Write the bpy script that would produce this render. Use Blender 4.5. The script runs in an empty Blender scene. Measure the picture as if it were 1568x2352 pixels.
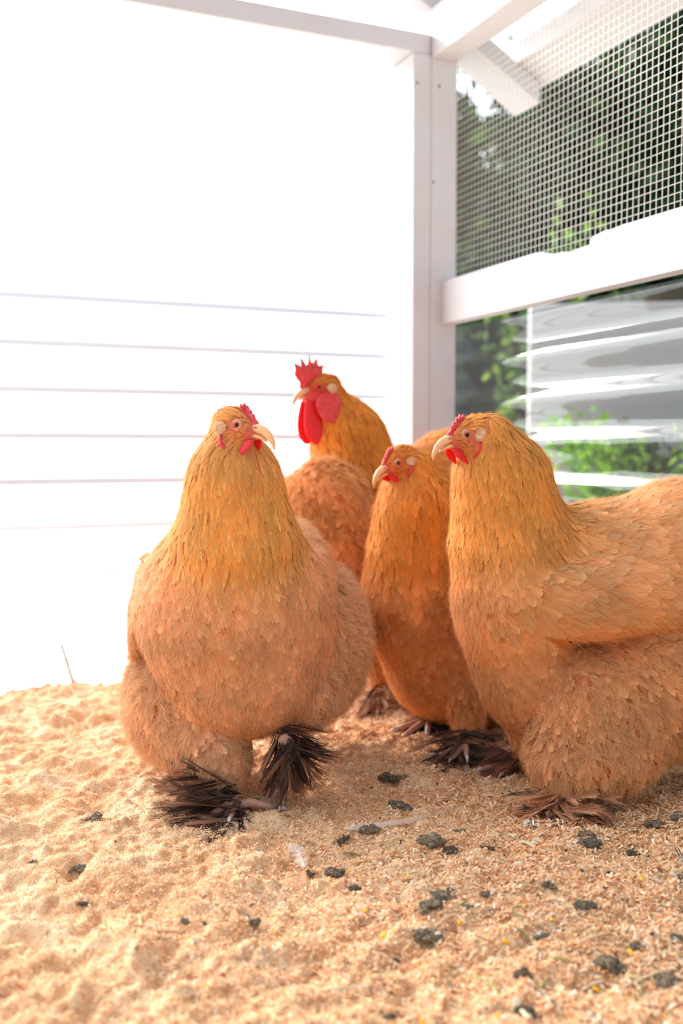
import bpy, math, random
import numpy as np
from mathutils import Vector, Matrix
R = math.radians
rng = np.random.default_rng(11)
random.seed(5)
SC = bpy.context.scene
COL = SC.collection

# ------------------------------------------------------------------ camera, sky, exposure
F = 2330.0                      # focal length in pixels of the 1568x2352 frame
PITCH = math.atan(146 / F)
CAMZ = 0.42
cam = bpy.data.cameras.new('camera'); camo = bpy.data.objects.new('camera', cam); COL.objects.link(camo)
cam.sensor_fit = 'VERTICAL'; cam.sensor_height = 36; cam.sensor_width = 24
cam.lens = F / 2352 * 36
camo.location = (0, 0, CAMZ); camo.rotation_euler = (math.pi / 2 - PITCH, 0, 0)
cam.dof.use_dof = True; cam.dof.focus_distance = 1.15; cam.dof.aperture_fstop = 3.6
cam.clip_start = 0.05; cam.clip_end = 200
SC.camera = camo
SC.view_settings.view_transform = 'Standard'; SC.view_settings.look = 'None'
SC.view_settings.gamma = 1; SC.view_settings.exposure = 0.0; SC.view_settings.use_curve_mapping = False

SUN_DIR = Vector((-0.68, 0.64, 0.46)).normalized()       # towards the sun, behind the left panel
w = bpy.data.worlds.new('sky'); SC.world = w; w.use_nodes = True
nt = w.node_tree; nt.nodes.clear()
def N(nt, t, **kw):
    n = nt.nodes.new(t)
    for k, v in kw.items(): setattr(n, k, v)
    return n
def L(nt, a, b): nt.links.new(a, b)
tc = N(nt, 'ShaderNodeTexCoord')
dot = N(nt, 'ShaderNodeVectorMath', operation='DOT_PRODUCT'); dot.inputs[1].default_value = SUN_DIR
L(nt, tc.outputs['Generated'], dot.inputs[0])
mx = N(nt, 'ShaderNodeMath', operation='MAXIMUM'); mx.inputs[1].default_value = 0; L(nt, dot.outputs['Value'], mx.inputs[0])
pw = N(nt, 'ShaderNodeMath', operation='POWER'); pw.inputs[1].default_value = 3.0; L(nt, mx.outputs[0], pw.inputs[0])
cr = N(nt, 'ShaderNodeMix', data_type='RGBA'); cr.inputs['A'].default_value = (0.72, 0.86, 1.0, 1); cr.inputs['B'].default_value = (1, 0.985, 0.96, 1)
L(nt, pw.outputs[0], cr.inputs['Factor'])
ml = N(nt, 'ShaderNodeMath', operation='MULTIPLY_ADD'); ml.inputs[1].default_value = 7.6; ml.inputs[2].default_value = 0.88
L(nt, pw.outputs[0], ml.inputs[0])
bg = N(nt, 'ShaderNodeBackground'); L(nt, cr.outputs['Result'], bg.inputs['Color']); L(nt, ml.outputs[0], bg.inputs['Strength'])
wo = N(nt, 'ShaderNodeOutputWorld'); L(nt, bg.outputs[0], wo.inputs['Surface'])
sl = bpy.data.lights.new('sun', 'SUN'); slo = bpy.data.objects.new('sun', sl); COL.objects.link(slo)
sl.energy = 6.5; sl.angle = R(11); sl.color = (1, 0.96, 0.9)
slo.rotation_euler = SUN_DIR.to_track_quat('Z', 'Y').to_euler(); slo.location = (-3, 4, 4)
cy = SC.cycles
cy.max_bounces = 7; cy.diffuse_bounces = 4; cy.glossy_bounces = 2; cy.transmission_bounces = 3; cy.transparent_max_bounces = 12
cy.caustics_reflective = False; cy.caustics_refractive = False; cy.use_adaptive_sampling = True; cy.adaptive_threshold = 0.02
cy.use_denoising = True

# ------------------------------------------------------------------ helpers
def at(px, py, Y):
    """point of the place seen at pixel (px,py) at distance Y along the floor"""
    cp, sp = math.cos(PITCH), math.sin(PITCH)
    a = (px - 784) / F; b = (1176 - py) / F
    d = np.array([a, cp + b * sp, -sp + b * cp])
    return np.array([0, 0, CAMZ]) + d * (Y / d[1])
def link(o, parent=None):
    COL.objects.link(o)
    if parent is not None: o.parent = parent
    return o
def tag(o, label=None, cat=None, group=None, kind=None):
    if label: o['label'] = label
    if cat: o['category'] = cat
    if group: o['group'] = group
    if kind: o['kind'] = kind
    return o
def empty(name, loc):
    o = bpy.data.objects.new(name, None); o.empty_display_size = .02; o.location = Vector(loc); COL.objects.link(o); return o
def mesh_np(name, V, faces, mat, parent=None, col=None, uv=None, smooth=True):
    """faces: list of int arrays, each (n,k)"""
    V = np.asarray(V, dtype=np.float32)
    if parent is not None and parent.type == 'EMPTY': V = V - np.array(parent.location, dtype=np.float32)
    me = bpy.data.meshes.new(name)
    faces = [np.asarray(f, dtype=np.int32) for f in faces if len(f)]
    me.vertices.add(len(V)); me.vertices.foreach_set('co', V.ravel())
    li = np.concatenate([f.ravel() for f in faces]); tot = np.concatenate([np.full(len(f), f.shape[1], dtype=np.int32) for f in faces])
    st = np.concatenate([[0], np.cumsum(tot)[:-1]]).astype(np.int32)
    me.loops.add(len(li)); me.loops.foreach_set('vertex_index', li)
    me.polygons.add(len(tot)); me.polygons.foreach_set('loop_start', st)
    me.polygons.foreach_set('use_smooth', np.full(len(tot), smooth))
    if col is not None:
        a = me.attributes.new('Col', 'FLOAT_COLOR', 'POINT')
        c = np.ones((len(V), 4), dtype=np.float32); c[:, :3] = col; a.data.foreach_set('color', c.ravel())
    if uv is not None:
        a = me.attributes.new('fuv', 'FLOAT2', 'POINT'); a.data.foreach_set('vector', np.asarray(uv, dtype=np.float32).ravel())
    me.update(calc_edges=True); me.validate()
    me.materials.append(mat)
    return link(bpy.data.objects.new(name, me), parent)
def lin(r, g, b):
    f = lambda c: (c / 255 / 12.92) if c / 255 <= .04045 else ((c / 255 + .055) / 1.055) ** 2.4
    return np.array([f(r), f(g), f(b)])
def norm(v): return v / np.maximum(np.linalg.norm(v, axis=-1, keepdims=True), 1e-9)

def vnoise(x, y, wl, seed):
    r = np.random.default_rng(seed); n = 257; T = r.random((n, n))
    u = x / wl; v = y / wl; iu = np.floor(u).astype(int); iv = np.floor(v).astype(int)
    fu = u - iu; fv = v - iv; fu = fu * fu * (3 - 2 * fu); fv = fv * fv * (3 - 2 * fv)
    a = T[iu % n, iv % n]; b = T[(iu + 1) % n, iv % n]; c = T[iu % n, (iv + 1) % n]; d = T[(iu + 1) % n, (iv + 1) % n]
    return (a * (1 - fu) + b * fu) * (1 - fv) + (c * (1 - fu) + d * fu) * fv - .5

# ------------------------------------------------------------------ materials
def pmat(name, color, rough=.6, spec=.3, bump=None, sss=0, noise=None, coat=0):
    m = bpy.data.materials.new(name); m.use_nodes = True; nt = m.node_tree
    b = nt.nodes['Principled BSDF']; b.inputs['Roughness'].default_value = rough; b.inputs['Specular IOR Level'].default_value = spec
    b.inputs['Base Color'].default_value = (*color, 1)
    if coat: b.inputs['Coat Weight'].default_value = coat
    if sss:
        b.inputs['Subsurface Weight'].default_value = sss; b.inputs['Subsurface Scale'].default_value = .006; b.inputs['Subsurface Radius'].default_value = (1, .3, .2)
    tc = N(nt, 'ShaderNodeTexCoord')
    if noise:
        sc, amt, c2 = noise
        n = N(nt, 'ShaderNodeTexNoise'); n.inputs['Scale'].default_value = sc; n.inputs['Detail'].default_value = 5; L(nt, tc.outputs['Object'], n.inputs['Vector'])
        r = N(nt, 'ShaderNodeMapRange'); r.inputs[1].default_value = .4; r.inputs[2].default_value = .65; r.inputs[4].default_value = amt; L(nt, n.outputs[0], r.inputs[0])
        x = N(nt, 'ShaderNodeMix', data_type='RGBA'); x.inputs['A'].default_value = (*color, 1); x.inputs['B'].default_value = (*c2, 1)
        L(nt, r.outputs[0], x.inputs['Factor']); L(nt, x.outputs['Result'], b.inputs['Base Color'])
    if bump:
        sc, st, dist = bump
        n = N(nt, 'ShaderNodeTexNoise'); n.inputs['Scale'].default_value = sc; n.inputs['Detail'].default_value = 6; L(nt, tc.outputs['Object'], n.inputs['Vector'])
        q = N(nt, 'ShaderNodeBump'); q.inputs['Strength'].default_value = st; q.inputs['Distance'].default_value = dist
        L(nt, n.outputs[0], q.inputs['Height']); L(nt, q.outputs[0], b.inputs['Normal'])
    return m
def attr_mat(name, trans=.3, rough=.7, barbs=True, bumpn=None):
    m = bpy.data.materials.new(name); m.use_nodes = True; nt = m.node_tree
    b = nt.nodes['Principled BSDF']; out = nt.nodes['Material Output']
    b.inputs['Roughness'].default_value = rough; b.inputs['Specular IOR Level'].default_value = .25
    a = N(nt, 'ShaderNodeAttribute', attribute_name='Col'); c = a.outputs['Color']
    if barbs:
        uv = N(nt, 'ShaderNodeAttribute', attribute_name='fuv')
        sp = N(nt, 'ShaderNodeSeparateXYZ'); L(nt, uv.outputs['Vector'], sp.inputs[0])
        ab = N(nt, 'ShaderNodeMath', operation='ABSOLUTE'); L(nt, sp.outputs['X'], ab.inputs[0])
        s1 = N(nt, 'ShaderNodeMath', operation='MULTIPLY_ADD'); L(nt, ab.outputs[0], s1.inputs[0]); s1.inputs[1].default_value = -.55; L(nt, sp.outputs['Y'], s1.inputs[2])
        cb = N(nt, 'ShaderNodeCombineXYZ'); L(nt, s1.outputs[0], cb.inputs['X']); L(nt, sp.outputs['X'], cb.inputs['Y'])
        mp = N(nt, 'ShaderNodeMapping'); mp.inputs['Scale'].default_value = (26, .8, 1); L(nt, cb.outputs[0], mp.inputs['Vector'])
        n = N(nt, 'ShaderNodeTexNoise'); n.inputs['Scale'].default_value = 1.0; n.inputs['Detail'].default_value = 2; L(nt, mp.outputs[0], n.inputs['Vector'])
        r = N(nt, 'ShaderNodeMapRange'); r.inputs[1].default_value = .3; r.inputs[2].default_value = .7; r.inputs[3].default_value = .8; r.inputs[4].default_value = 1.1; L(nt, n.outputs[0], r.inputs[0])
        x = N(nt, 'ShaderNodeVectorMath', operation='SCALE'); L(nt, c, x.inputs[0]); L(nt, r.outputs[0], x.inputs['Scale'])
        c = x.outputs[0]
        q = N(nt, 'ShaderNodeBump'); q.inputs['Strength'].default_value = .35; q.inputs['Distance'].default_value = .0006
        L(nt, n.outputs[0], q.inputs['Height']); L(nt, q.outputs[0], b.inputs['Normal'])
    if bumpn:
        tc = N(nt, 'ShaderNodeTexCoord'); n = N(nt, 'ShaderNodeTexNoise'); n.inputs['Scale'].default_value = bumpn[0]; n.inputs['Detail'].default_value = 6
        L(nt, tc.outputs['Object'], n.inputs['Vector'])
        q = N(nt, 'ShaderNodeBump'); q.inputs['Strength'].default_value = bumpn[1]; q.inputs['Distance'].default_value = bumpn[2]
        L(nt, n.outputs[0], q.inputs['Height']); L(nt, q.outputs[0], b.inputs['Normal'])
    L(nt, c, b.inputs['Base Color'])
    if trans:
        t = N(nt, 'ShaderNodeBsdfTranslucent'); L(nt, c, t.inputs['Color'])
        mxs = N(nt, 'ShaderNodeMixShader'); mxs.inputs[0].default_value = trans
        L(nt, b.outputs[0], mxs.inputs[1]); L(nt, t.outputs[0], mxs.inputs[2]); L(nt, mxs.outputs[0], out.inputs['Surface'])
    return m
def sheet_mat(name, clear, tint, gloss=.25, milk=(1, 1, 1), graze=.5):
    """clear corrugated plastic: see-through, a little milky, glossy at grazing angles"""
    m = bpy.data.materials.new(name); m.use_nodes = True; nt = m.node_tree; nt.nodes.remove(nt.nodes['Principled BSDF']); out = nt.nodes['Material Output']
    lw = N(nt, 'ShaderNodeLayerWeight'); lw.inputs['Blend'].default_value = .35
    fc = N(nt, 'ShaderNodeMix', data_type='RGBA'); fc.inputs['A'].default_value = (*tint, 1); g = 1 - graze; fc.inputs['B'].default_value = (tint[0] * g, tint[1] * g, tint[2] * g, 1)
    L(nt, lw.outputs['Facing'], fc.inputs['Factor'])
    tr = N(nt, 'ShaderNodeBsdfTransparent'); L(nt, fc.outputs['Result'], tr.inputs['Color'])
    tl = N(nt, 'ShaderNodeBsdfTranslucent'); tl.inputs['Color'].default_value = (*milk, 1)
    m1 = N(nt, 'ShaderNodeMixShader'); m1.inputs[0].default_value = 1 - clear; L(nt, tr.outputs[0], m1.inputs[1]); L(nt, tl.outputs[0], m1.inputs[2])
    gl = N(nt, 'ShaderNodeBsdfGlossy'); gl.inputs['Roughness'].default_value = .06; gl.inputs['Color'].default_value = (1, 1, 1, 1)
    fr = N(nt, 'ShaderNodeFresnel'); fr.inputs['IOR'].default_value = 1.5
    mu = N(nt, 'ShaderNodeMath', operation='MULTIPLY'); mu.inputs[1].default_value = gloss; L(nt, fr.outputs[0], mu.inputs[0])
    m2 = N(nt, 'ShaderNodeMixShader'); L(nt, mu.outputs[0], m2.inputs[0]); L(nt, m1.outputs[0], m2.inputs[1]); L(nt, gl.outputs[0], m2.inputs[2])
    L(nt, m2.outputs[0], out.inputs['Surface'])
    return m
M_WOOD = pmat('white_painted_wood', lin(206, 203, 208), .55, .3, bump=(60, .12, .001), noise=(9, .35, lin(202, 192, 190)))
M_WIRE = pmat('galvanised_wire', lin(205, 198, 188), .5, .5)
M_SCREW = pmat('screw_head', lin(120, 105, 95), .5, .5)
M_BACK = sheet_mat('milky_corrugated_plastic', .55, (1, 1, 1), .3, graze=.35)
def add_shade_lines(m, z0, pitch, strength):  # grazing-angle shade of the corrugations painted in as grey lines, weighted by height
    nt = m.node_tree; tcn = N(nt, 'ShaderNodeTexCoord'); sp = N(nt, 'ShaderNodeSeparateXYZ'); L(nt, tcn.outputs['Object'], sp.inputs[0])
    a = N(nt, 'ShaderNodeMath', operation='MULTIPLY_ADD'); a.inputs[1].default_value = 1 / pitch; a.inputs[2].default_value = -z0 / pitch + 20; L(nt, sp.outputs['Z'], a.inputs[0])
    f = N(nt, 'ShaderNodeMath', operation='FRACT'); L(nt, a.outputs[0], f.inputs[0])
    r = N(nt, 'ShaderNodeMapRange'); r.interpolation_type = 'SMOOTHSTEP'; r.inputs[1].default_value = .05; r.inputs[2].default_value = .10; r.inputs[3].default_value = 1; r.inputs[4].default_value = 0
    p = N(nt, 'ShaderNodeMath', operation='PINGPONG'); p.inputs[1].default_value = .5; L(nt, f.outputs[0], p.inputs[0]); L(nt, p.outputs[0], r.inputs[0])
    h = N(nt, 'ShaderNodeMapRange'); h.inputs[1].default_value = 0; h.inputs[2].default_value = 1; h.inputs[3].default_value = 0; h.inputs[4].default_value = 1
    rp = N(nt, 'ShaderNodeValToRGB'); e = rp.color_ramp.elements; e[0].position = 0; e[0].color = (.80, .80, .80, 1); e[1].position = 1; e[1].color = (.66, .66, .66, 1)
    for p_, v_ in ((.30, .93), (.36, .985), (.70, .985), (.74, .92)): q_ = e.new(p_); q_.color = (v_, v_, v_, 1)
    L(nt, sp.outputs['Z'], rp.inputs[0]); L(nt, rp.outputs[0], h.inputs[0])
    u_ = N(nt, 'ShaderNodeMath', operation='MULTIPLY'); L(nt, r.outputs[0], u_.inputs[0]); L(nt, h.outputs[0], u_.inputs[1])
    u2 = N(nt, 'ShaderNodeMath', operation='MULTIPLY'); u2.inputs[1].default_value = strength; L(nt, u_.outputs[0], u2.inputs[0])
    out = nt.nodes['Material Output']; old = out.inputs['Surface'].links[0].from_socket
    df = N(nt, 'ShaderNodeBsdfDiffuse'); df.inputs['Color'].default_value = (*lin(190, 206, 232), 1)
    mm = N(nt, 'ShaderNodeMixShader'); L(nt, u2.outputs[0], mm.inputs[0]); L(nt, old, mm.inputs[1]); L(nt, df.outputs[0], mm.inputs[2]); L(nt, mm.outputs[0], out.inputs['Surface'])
add_shade_lines(M_BACK, .361, .0818, .97)
M_SIDE = sheet_mat('clear_corrugated_plastic', .95, (.93, .94, .95), 1.1, graze=.85)
M_ROOF = sheet_mat('clear_roof_plastic', .85, (.97, .98, 1), .4, graze=.5)
M_FEATHER = attr_mat('buff_feather', .30)
M_SKINBODY = attr_mat('bird_skin', 0, .75, False, (700, .9, .0015))
M_COMB = pmat('red_comb_skin', lin(214, 52, 58), .5, .35, bump=(700, .5, .0008), sss=.25, noise=(160, .5, lin(226, 98, 96)))
M_WATTLE = pmat('red_wattle_skin', lin(226, 30, 34), .45, .4, bump=(500, .3, .0006), sss=.25, noise=(70, .4, lin(200, 30, 45)))
M_BEAK = pmat('horn_beak', lin(240, 182, 132), .4, .45, bump=(200, .1, .0005), noise=(60, .6, lin(225, 160, 110)))
M_EYE = pmat('amber_eye', lin(176, 92, 40), .35, .35, noise=(600, .6, lin(110, 50, 25)))
M_PUPIL = pmat('black_pupil', (.004, .004, .004), .12, .25)
M_LID = pmat('pink_eyelid', lin(214, 140, 118), .6, .3, bump=(900, .5, .0005))
M_TOE = pmat('scaly_toe', lin(200, 150, 126), .55, .35, bump=(260, .6, .001), noise=(120, .5, lin(180, 130, 110)))
M_CLAW = pmat('pale_claw', lin(226, 205, 190), .4, .4)
M_LITTER = attr_mat('sawdust_litter', 0, .85, False, (420, 1.0, .004))
M_FLAKE = attr_mat('sawdust_flakes', .15, .8, False)
M_LEAF = attr_mat('leaf_green', .35, .5, False)
M_DROP = attr_mat('dropping_clump', 0, .8, False, (900, .8, .001))
M_CORN = pmat('yellow_corn', lin(250, 185, 20), .35, .4, noise=(300, .7, lin(252, 210, 90)))
M_SEED = pmat('black_seed', lin(45, 44, 52), .45, .4)
M_STRAW = attr_mat('straw', .15, .6, False)
M_STONE = pmat('pale_rendered_wall', lin(196, 191, 190), .8, .2, bump=(30, .2, .004))
M_PAVING = pmat('pale_paving', lin(225, 220, 210), .8, .2)
M_BARK = pmat('bark', lin(70, 55, 45), .9, .1)

# ------------------------------------------------------------------ the run: frame, panels, roof
TH = R(23.6); U = np.array([math.cos(TH), math.sin(TH), 0]); VV = np.array([-math.sin(TH), math.cos(TH), 0]); ZZ = np.array([0, 0, 1.0])
C0 = np.array([.1725, 2.0, 0])
def W(s, t, z): return C0 + s * U + t * VV + z * ZZ
def box_obj(name, s0, s1, t0, t1, z0, z1, mat, parent=None, bev=.002, shear=0, **kw):
    """a board in wall coordinates; shear = dz/ds (for sloping rafters)"""
    P = [W(s, t, z + shear * s) for s in (s0, s1) for t in (t0, t1) for z in (z0, z1)]
    Fc = [[0, 1, 3, 2], [4, 6, 7, 5], [0, 4, 5, 1], [2, 3, 7, 6], [0, 2, 6, 4], [1, 5, 7, 3]]
    o = mesh_np(name, P, [Fc], mat, parent, smooth=False)
    if bev:
        b = o.modifiers.new('bevel', 'BEVEL'); b.width = bev; b.segments = 2
    return tag(o, **kw) if kw else o
box_obj('trim_1', -.038, 0, 0, .09, -.05, 1.175, M_WOOD, kind='structure')
box_obj('trim_2', 0.0005, .058, 0, .09, -.05, 1.262, M_WOOD, kind='structure')
box_obj('trim_3', -2.6, -.0005, 0, .09, 1.1755, 1.213, M_WOOD, kind='structure')
box_obj('trim_4', 0, .058, -3.0, -.0005, 1.168, 1.262, M_WOOD, kind='structure')
box_obj('trim_5', .03, .058, -3.0, -.0005, 1.2625, 1.35, M_WOOD, kind='structure')
box_obj('trim_6', -1.3, .25, .0, .09, 1.26, 1.302, M_WOOD, shear=-.576, kind='structure')
box_obj('trim_7', .195, .262, -3.0, .10, 1.303, 1.343, M_WOOD, shear=-.576, kind='structure')
# chewed mid rail (profile in t,z extruded along s)
def rail():
    prof = [(-.001, .746)]
    tt = lambda px: None
    pts = []
    def t_at(px):        # t on plane s=.026 seen at px
        k = (px - 784) / F; p = W(.026, 0, 0)
        return -(p[0] - k * p[1]) / (VV[0] - k * VV[1])
    prof = [(-.001, .746), (t_at(1225), .746), (t_at(1236), .744), (t_at(1262), .735), (t_at(1285), .7345), (t_at(1300), .730), (t_at(1325), .7325), (t_at(1346), .7335), (t_at(1348), .742), (t_at(1362), .7455), (t_at(1384), .7485), (t_at(1388), .7465), (t_at(1420), .7485), (t_at(1450), .7482), (-3.0, .749)]
    prof += [(-3.0, .664), (-.001, .664)]
    n = len(prof)
    V = [W(.026, t, z) for t, z in prof] + [W(.0555, t, z) for t, z in prof]
    F4 = [[i, (i + 1) % n, n + (i + 1) % n, n + i] for i in range(n)]
    F4 = np.array(F4)
    me = mesh_np('trim_8', V, [F4, np.array([list(range(n))[::-1]]), np.array([[n + i for i in range(n)]])], M_WOOD, smooth=False)
    tag(me, kind='structure')
rail()
def corrugated(name, origin, along, across, normal, Lh, Wd, pitch, amp, mat, n_along=2, phase=0, thick=0, **kw):
    k = int(Wd / pitch * 16) + 1
    c = np.linspace(0, Wd, k); dz = amp * np.cos(2 * np.pi * c / pitch + phase)
    V = []
    for a in np.linspace(0, Lh, n_along):
        V.append(origin + a * along + c[:, None] * across + dz[:, None] * normal)
    V = np.concatenate(V)
    idx = np.arange(k * n_along).reshape(n_along, k)
    f = np.stack([idx[:-1, :-1].ravel(), idx[1:, :-1].ravel(), idx[1:, 1:].ravel(), idx[:-1, 1:].ravel()], 1)
    o = mesh_np(name, V, [f], mat)
    return tag(o, **kw)
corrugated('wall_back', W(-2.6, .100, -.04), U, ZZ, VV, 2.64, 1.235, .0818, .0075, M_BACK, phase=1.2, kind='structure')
corrugated('wall_right', W(.071, .05, -.04), -VV, ZZ, U, 3.0, .70, .0762, .0066, M_SIDE, phase=2.4, kind='structure')
sl_d = norm(np.array(U - .576 * ZZ)); nrm = norm(np.cross(sl_d, VV) * -1)
corrugated('ceiling', W(-1.3, -2.6, 1.358 + .576 * 1.3), sl_d, VV, -nrm, 1.85, 2.75, .0762, .008, M_ROOF, kind='structure')

def wire_mesh():
    """half-inch hardware cloth on the side of the run"""
    V = []; Fc = []; r = .00062; n = 0
    def rod(a, b):
        nonlocal n
        a = np.array(a); b = np.array(b); d = norm(b - a); x = norm(np.cross(d, U)); y = np.cross(d, x)
        for p in (a, b):
            for k in range(4):
                an = k * math.pi / 2 + .785; V.append(p + r * (math.cos(an) * x + math.sin(an) * y))
        for k in range(4): Fc.append([n + k, n + (k + 1) % 4, n + 4 + (k + 1) % 4, n + 4 + k])
        n += 8
    t = -.002
    while t > -2.2:
        j = random.uniform(-.0004, .0004); rod(W(.0595, t + j, .70), W(.0595, t - j, 1.30)); t -= .0127
    z = .705
    while z < 1.30:
        j = random.uniform(-.0004, .0004)
        tt = 0; prev = W(.0602, .02, z + j)
        for q in range(1, 12):
            p = W(.0602, .02 - q * .2, z + j + random.uniform(-.0006, .0006)); rod(prev, p); prev = p
        z += .0127
    o = mesh_np('wire_mesh', V, [np.array(Fc)], M_WIRE, smooth=False)
    tag(o, 'pale welded wire mesh stretched between the white corner post and top beam', 'wire mesh')
wire_mesh()
def uvsphere(name, c, r, mat, parent=None, seg=16, rings=10, rot=None, jit=0, col=None, smooth=True, rs=None):
    th = np.linspace(0, np.pi, rings + 1)[1:-1]; ph = np.linspace(0, 2 * np.pi, seg, endpoint=False)
    P = [[0, 0, 1]] + [[math.sin(a) * math.cos(b), math.sin(a) * math.sin(b), math.cos(a)] for a in th for b in ph] + [[0, 0, -1]]
    P = np.array(P, float)
    if jit:
        rr = rs if rs is not None else rng
        P *= (1 + jit * (rr.random((len(P), 1)) - .5) * 2)
    P = P * np.array(r)
    if rot is not None: P = P @ np.array(rot).T
    P = P + np.array(c)
    T = [[0, 1 + k, 1 + (k + 1) % seg] for k in range(seg)]; m = len(th); last = 1 + m * seg
    T += [[last, 1 + (m - 1) * seg + (k + 1) % seg, 1 + (m - 1) * seg + k] for k in range(seg)]
    Q = [[1 + i * seg + k, 1 + (i + 1) * seg + k, 1 + (i + 1) * seg + (k + 1) % seg, 1 + i * seg + (k + 1) % seg] for i in range(m - 1) for k in range(seg)]
    if name is None: return P, T, Q
    return mesh_np(name, P, [np.array(T), np.array(Q)], mat, parent, col=col, smooth=smooth)
for i, (s, t, z, nm) in enumerate([(-.03, -.0005, 1.118, 0), (.018, -.0005, 1.118, 1), (.006, -.0005, .935, 2)]):
    o = uvsphere('screw', W(s, t, z), (.0028, .0012, .0028), M_SCREW, rot=np.stack([U, VV, ZZ], 1))
    tag(o, ['small screw head on the left edge of the corner stud', 'dark screw head high on the corner post under the top beam', 'tiny screw head halfway up the corner post seam'][i], 'screw')
# the stake leaning behind the milky panel
def cyl_between(name, a, b, r0, r1, mat, parent=None, seg=10, **kw):
    a = np.array(a); b = np.array(b); d = norm(b - a); x = norm(np.cross(d, [.3, .2, 1])); y = np.cross(d, x)
    an = np.linspace(0, 2 * np.pi, seg, endpoint=False)
    ring = np.cos(an)[:, None] * x + np.sin(an)[:, None] * y
    V = np.concatenate([a + r0 * ring, b + r1 * ring]); i = np.arange(seg); j = (i + 1) % seg
    o = mesh_np(name, V, [np.stack([i, j, j + seg, i + seg], 1), np.array([list(range(seg))[::-1]]), np.array([list(range(seg, 2 * seg))])], mat, parent)
    return tag(o, **kw) if kw else o
cyl_between('garden_stake', at(178, 1600, 1.808), at(140, 1478, 1.796), .0036, .0030, M_WIRE, label='thin grey stake leaning against the milky panel at lower left', cat='stake')

# ------------------------------------------------------------------ litter floor
def ground_z(x, y):
    x = np.asarray(x, float); y = np.asarray(y, float)
    rough = np.clip(.75 - .5 * x + .25 * (y - 1.2), .45, 1.3)
    near = np.clip((1.15 - y) * 1.6, 0, .6) * np.clip(.5 - x, 0, 1.2)
    A = rough + near
    z = .016 * vnoise(x, y, .23, 1) + A * (.013 * vnoise(x, y, .055, 2) + .015 * vnoise(x, y, .024, 3) * (.5 + vnoise(x, y, .09, 8) + .5) + .0095 * vnoise(x, y, .011, 4)) + .0042 * vnoise(x, y, .0055, 5)
    z += -.012 * np.clip((y - 1.5) / .5, 0, 1) * np.clip(-x / .4, 0, 1)
    return z
def lattice(a0, a1, b0, b1, fine, coarse):
    l = [b0]
    while l[-1] < b1: l.append(l[-1] + fine)
    lo = [b0 - coarse * (1.3 ** k - .9) * 1.5 for k in range(1, 40)]; lo = [v for v in lo if v > a0][::-1]
    hi = [b1 + coarse * (1.3 ** k - .9) * 1.5 for k in range(1, 40)]; hi = [v for v in hi if v < a1]
    return np.array([a0] + lo + l + hi + [a1])
xs = lattice(-3.0, 2.6, -.78, .74, .0027, .004); ys = lattice(-1.5, 3.0, .62, 2.12, .0030, .004)
X, Y = np.meshgrid(xs, ys, indexing='ij'); Zg = ground_z(X, Y)
nx, ny = X.shape; idx = np.arange(nx * ny).reshape(nx, ny)
Vf = np.stack([X.ravel(), Y.ravel(), Zg.ravel()], 1)
# keep only the ground inside the run (a litter bed that ends at the walls)
rel = Vf[:, :2] - C0[:2]; s_ = rel @ U[:2]; t_ = rel @ VV[:2]
keep = ((s_ < .062) & (t_ < .094)).reshape(nx, ny)
fq = np.stack([idx[:-1, :-1].ravel(), idx[1:, :-1].ravel(), idx[1:, 1:].ravel(), idx[:-1, 1:].ravel()], 1)
kq = (keep[:-1, :-1] & keep[1:, :-1] & keep[1:, 1:] & keep[:-1, 1:]).ravel()
fq = fq[kq]
used = np.zeros(len(Vf), bool); used[fq.ravel()] = True; remap = np.cumsum(used) - 1
c_a, c_b, c_c = lin(250, 200, 150), lin(255, 222, 180), lin(236, 178, 128)
n1 = vnoise(Vf[:, 0], Vf[:, 1], .05, 21) + .6 * vnoise(Vf[:, 0], Vf[:, 1], .006, 22) + .6 * vnoise(Vf[:, 0], Vf[:, 1], .0028, 23)
tt = np.clip(n1 * 1.1 + .45, 0, 1)[:, None]; cc = c_c * (1 - tt) + c_b * tt
dirt = np.clip(vnoise(Vf[:, 0], Vf[:, 1], .07, 31) + vnoise(Vf[:, 0], Vf[:, 1], .018, 32) + .9 * (Vf[:, 0] - .12) - .25, 0, .6)[:, None]
cc = cc * (1 - dirt) + lin(176, 128, 88) * dirt
fl = mesh_np('floor', Vf[used], [remap[fq]], M_LITTER, col=cc[used]); tag(fl, kind='structure')
def ground(px, py):
    Y0 = 1.0
    z = 0.0
    cp, sp = math.cos(PITCH), math.sin(PITCH); a = (px - 784) / F; b = (1176 - py) / F
    d = np.array([a, cp + b * sp, -sp + b * cp]); p = None
    for _ in range(6):
        k = (z - CAMZ) / d[2]; p = np.array([0, 0, CAMZ]) + d * k; z = float(ground_z(p[0], p[1]))
    p[2] = z
    return p
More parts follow.
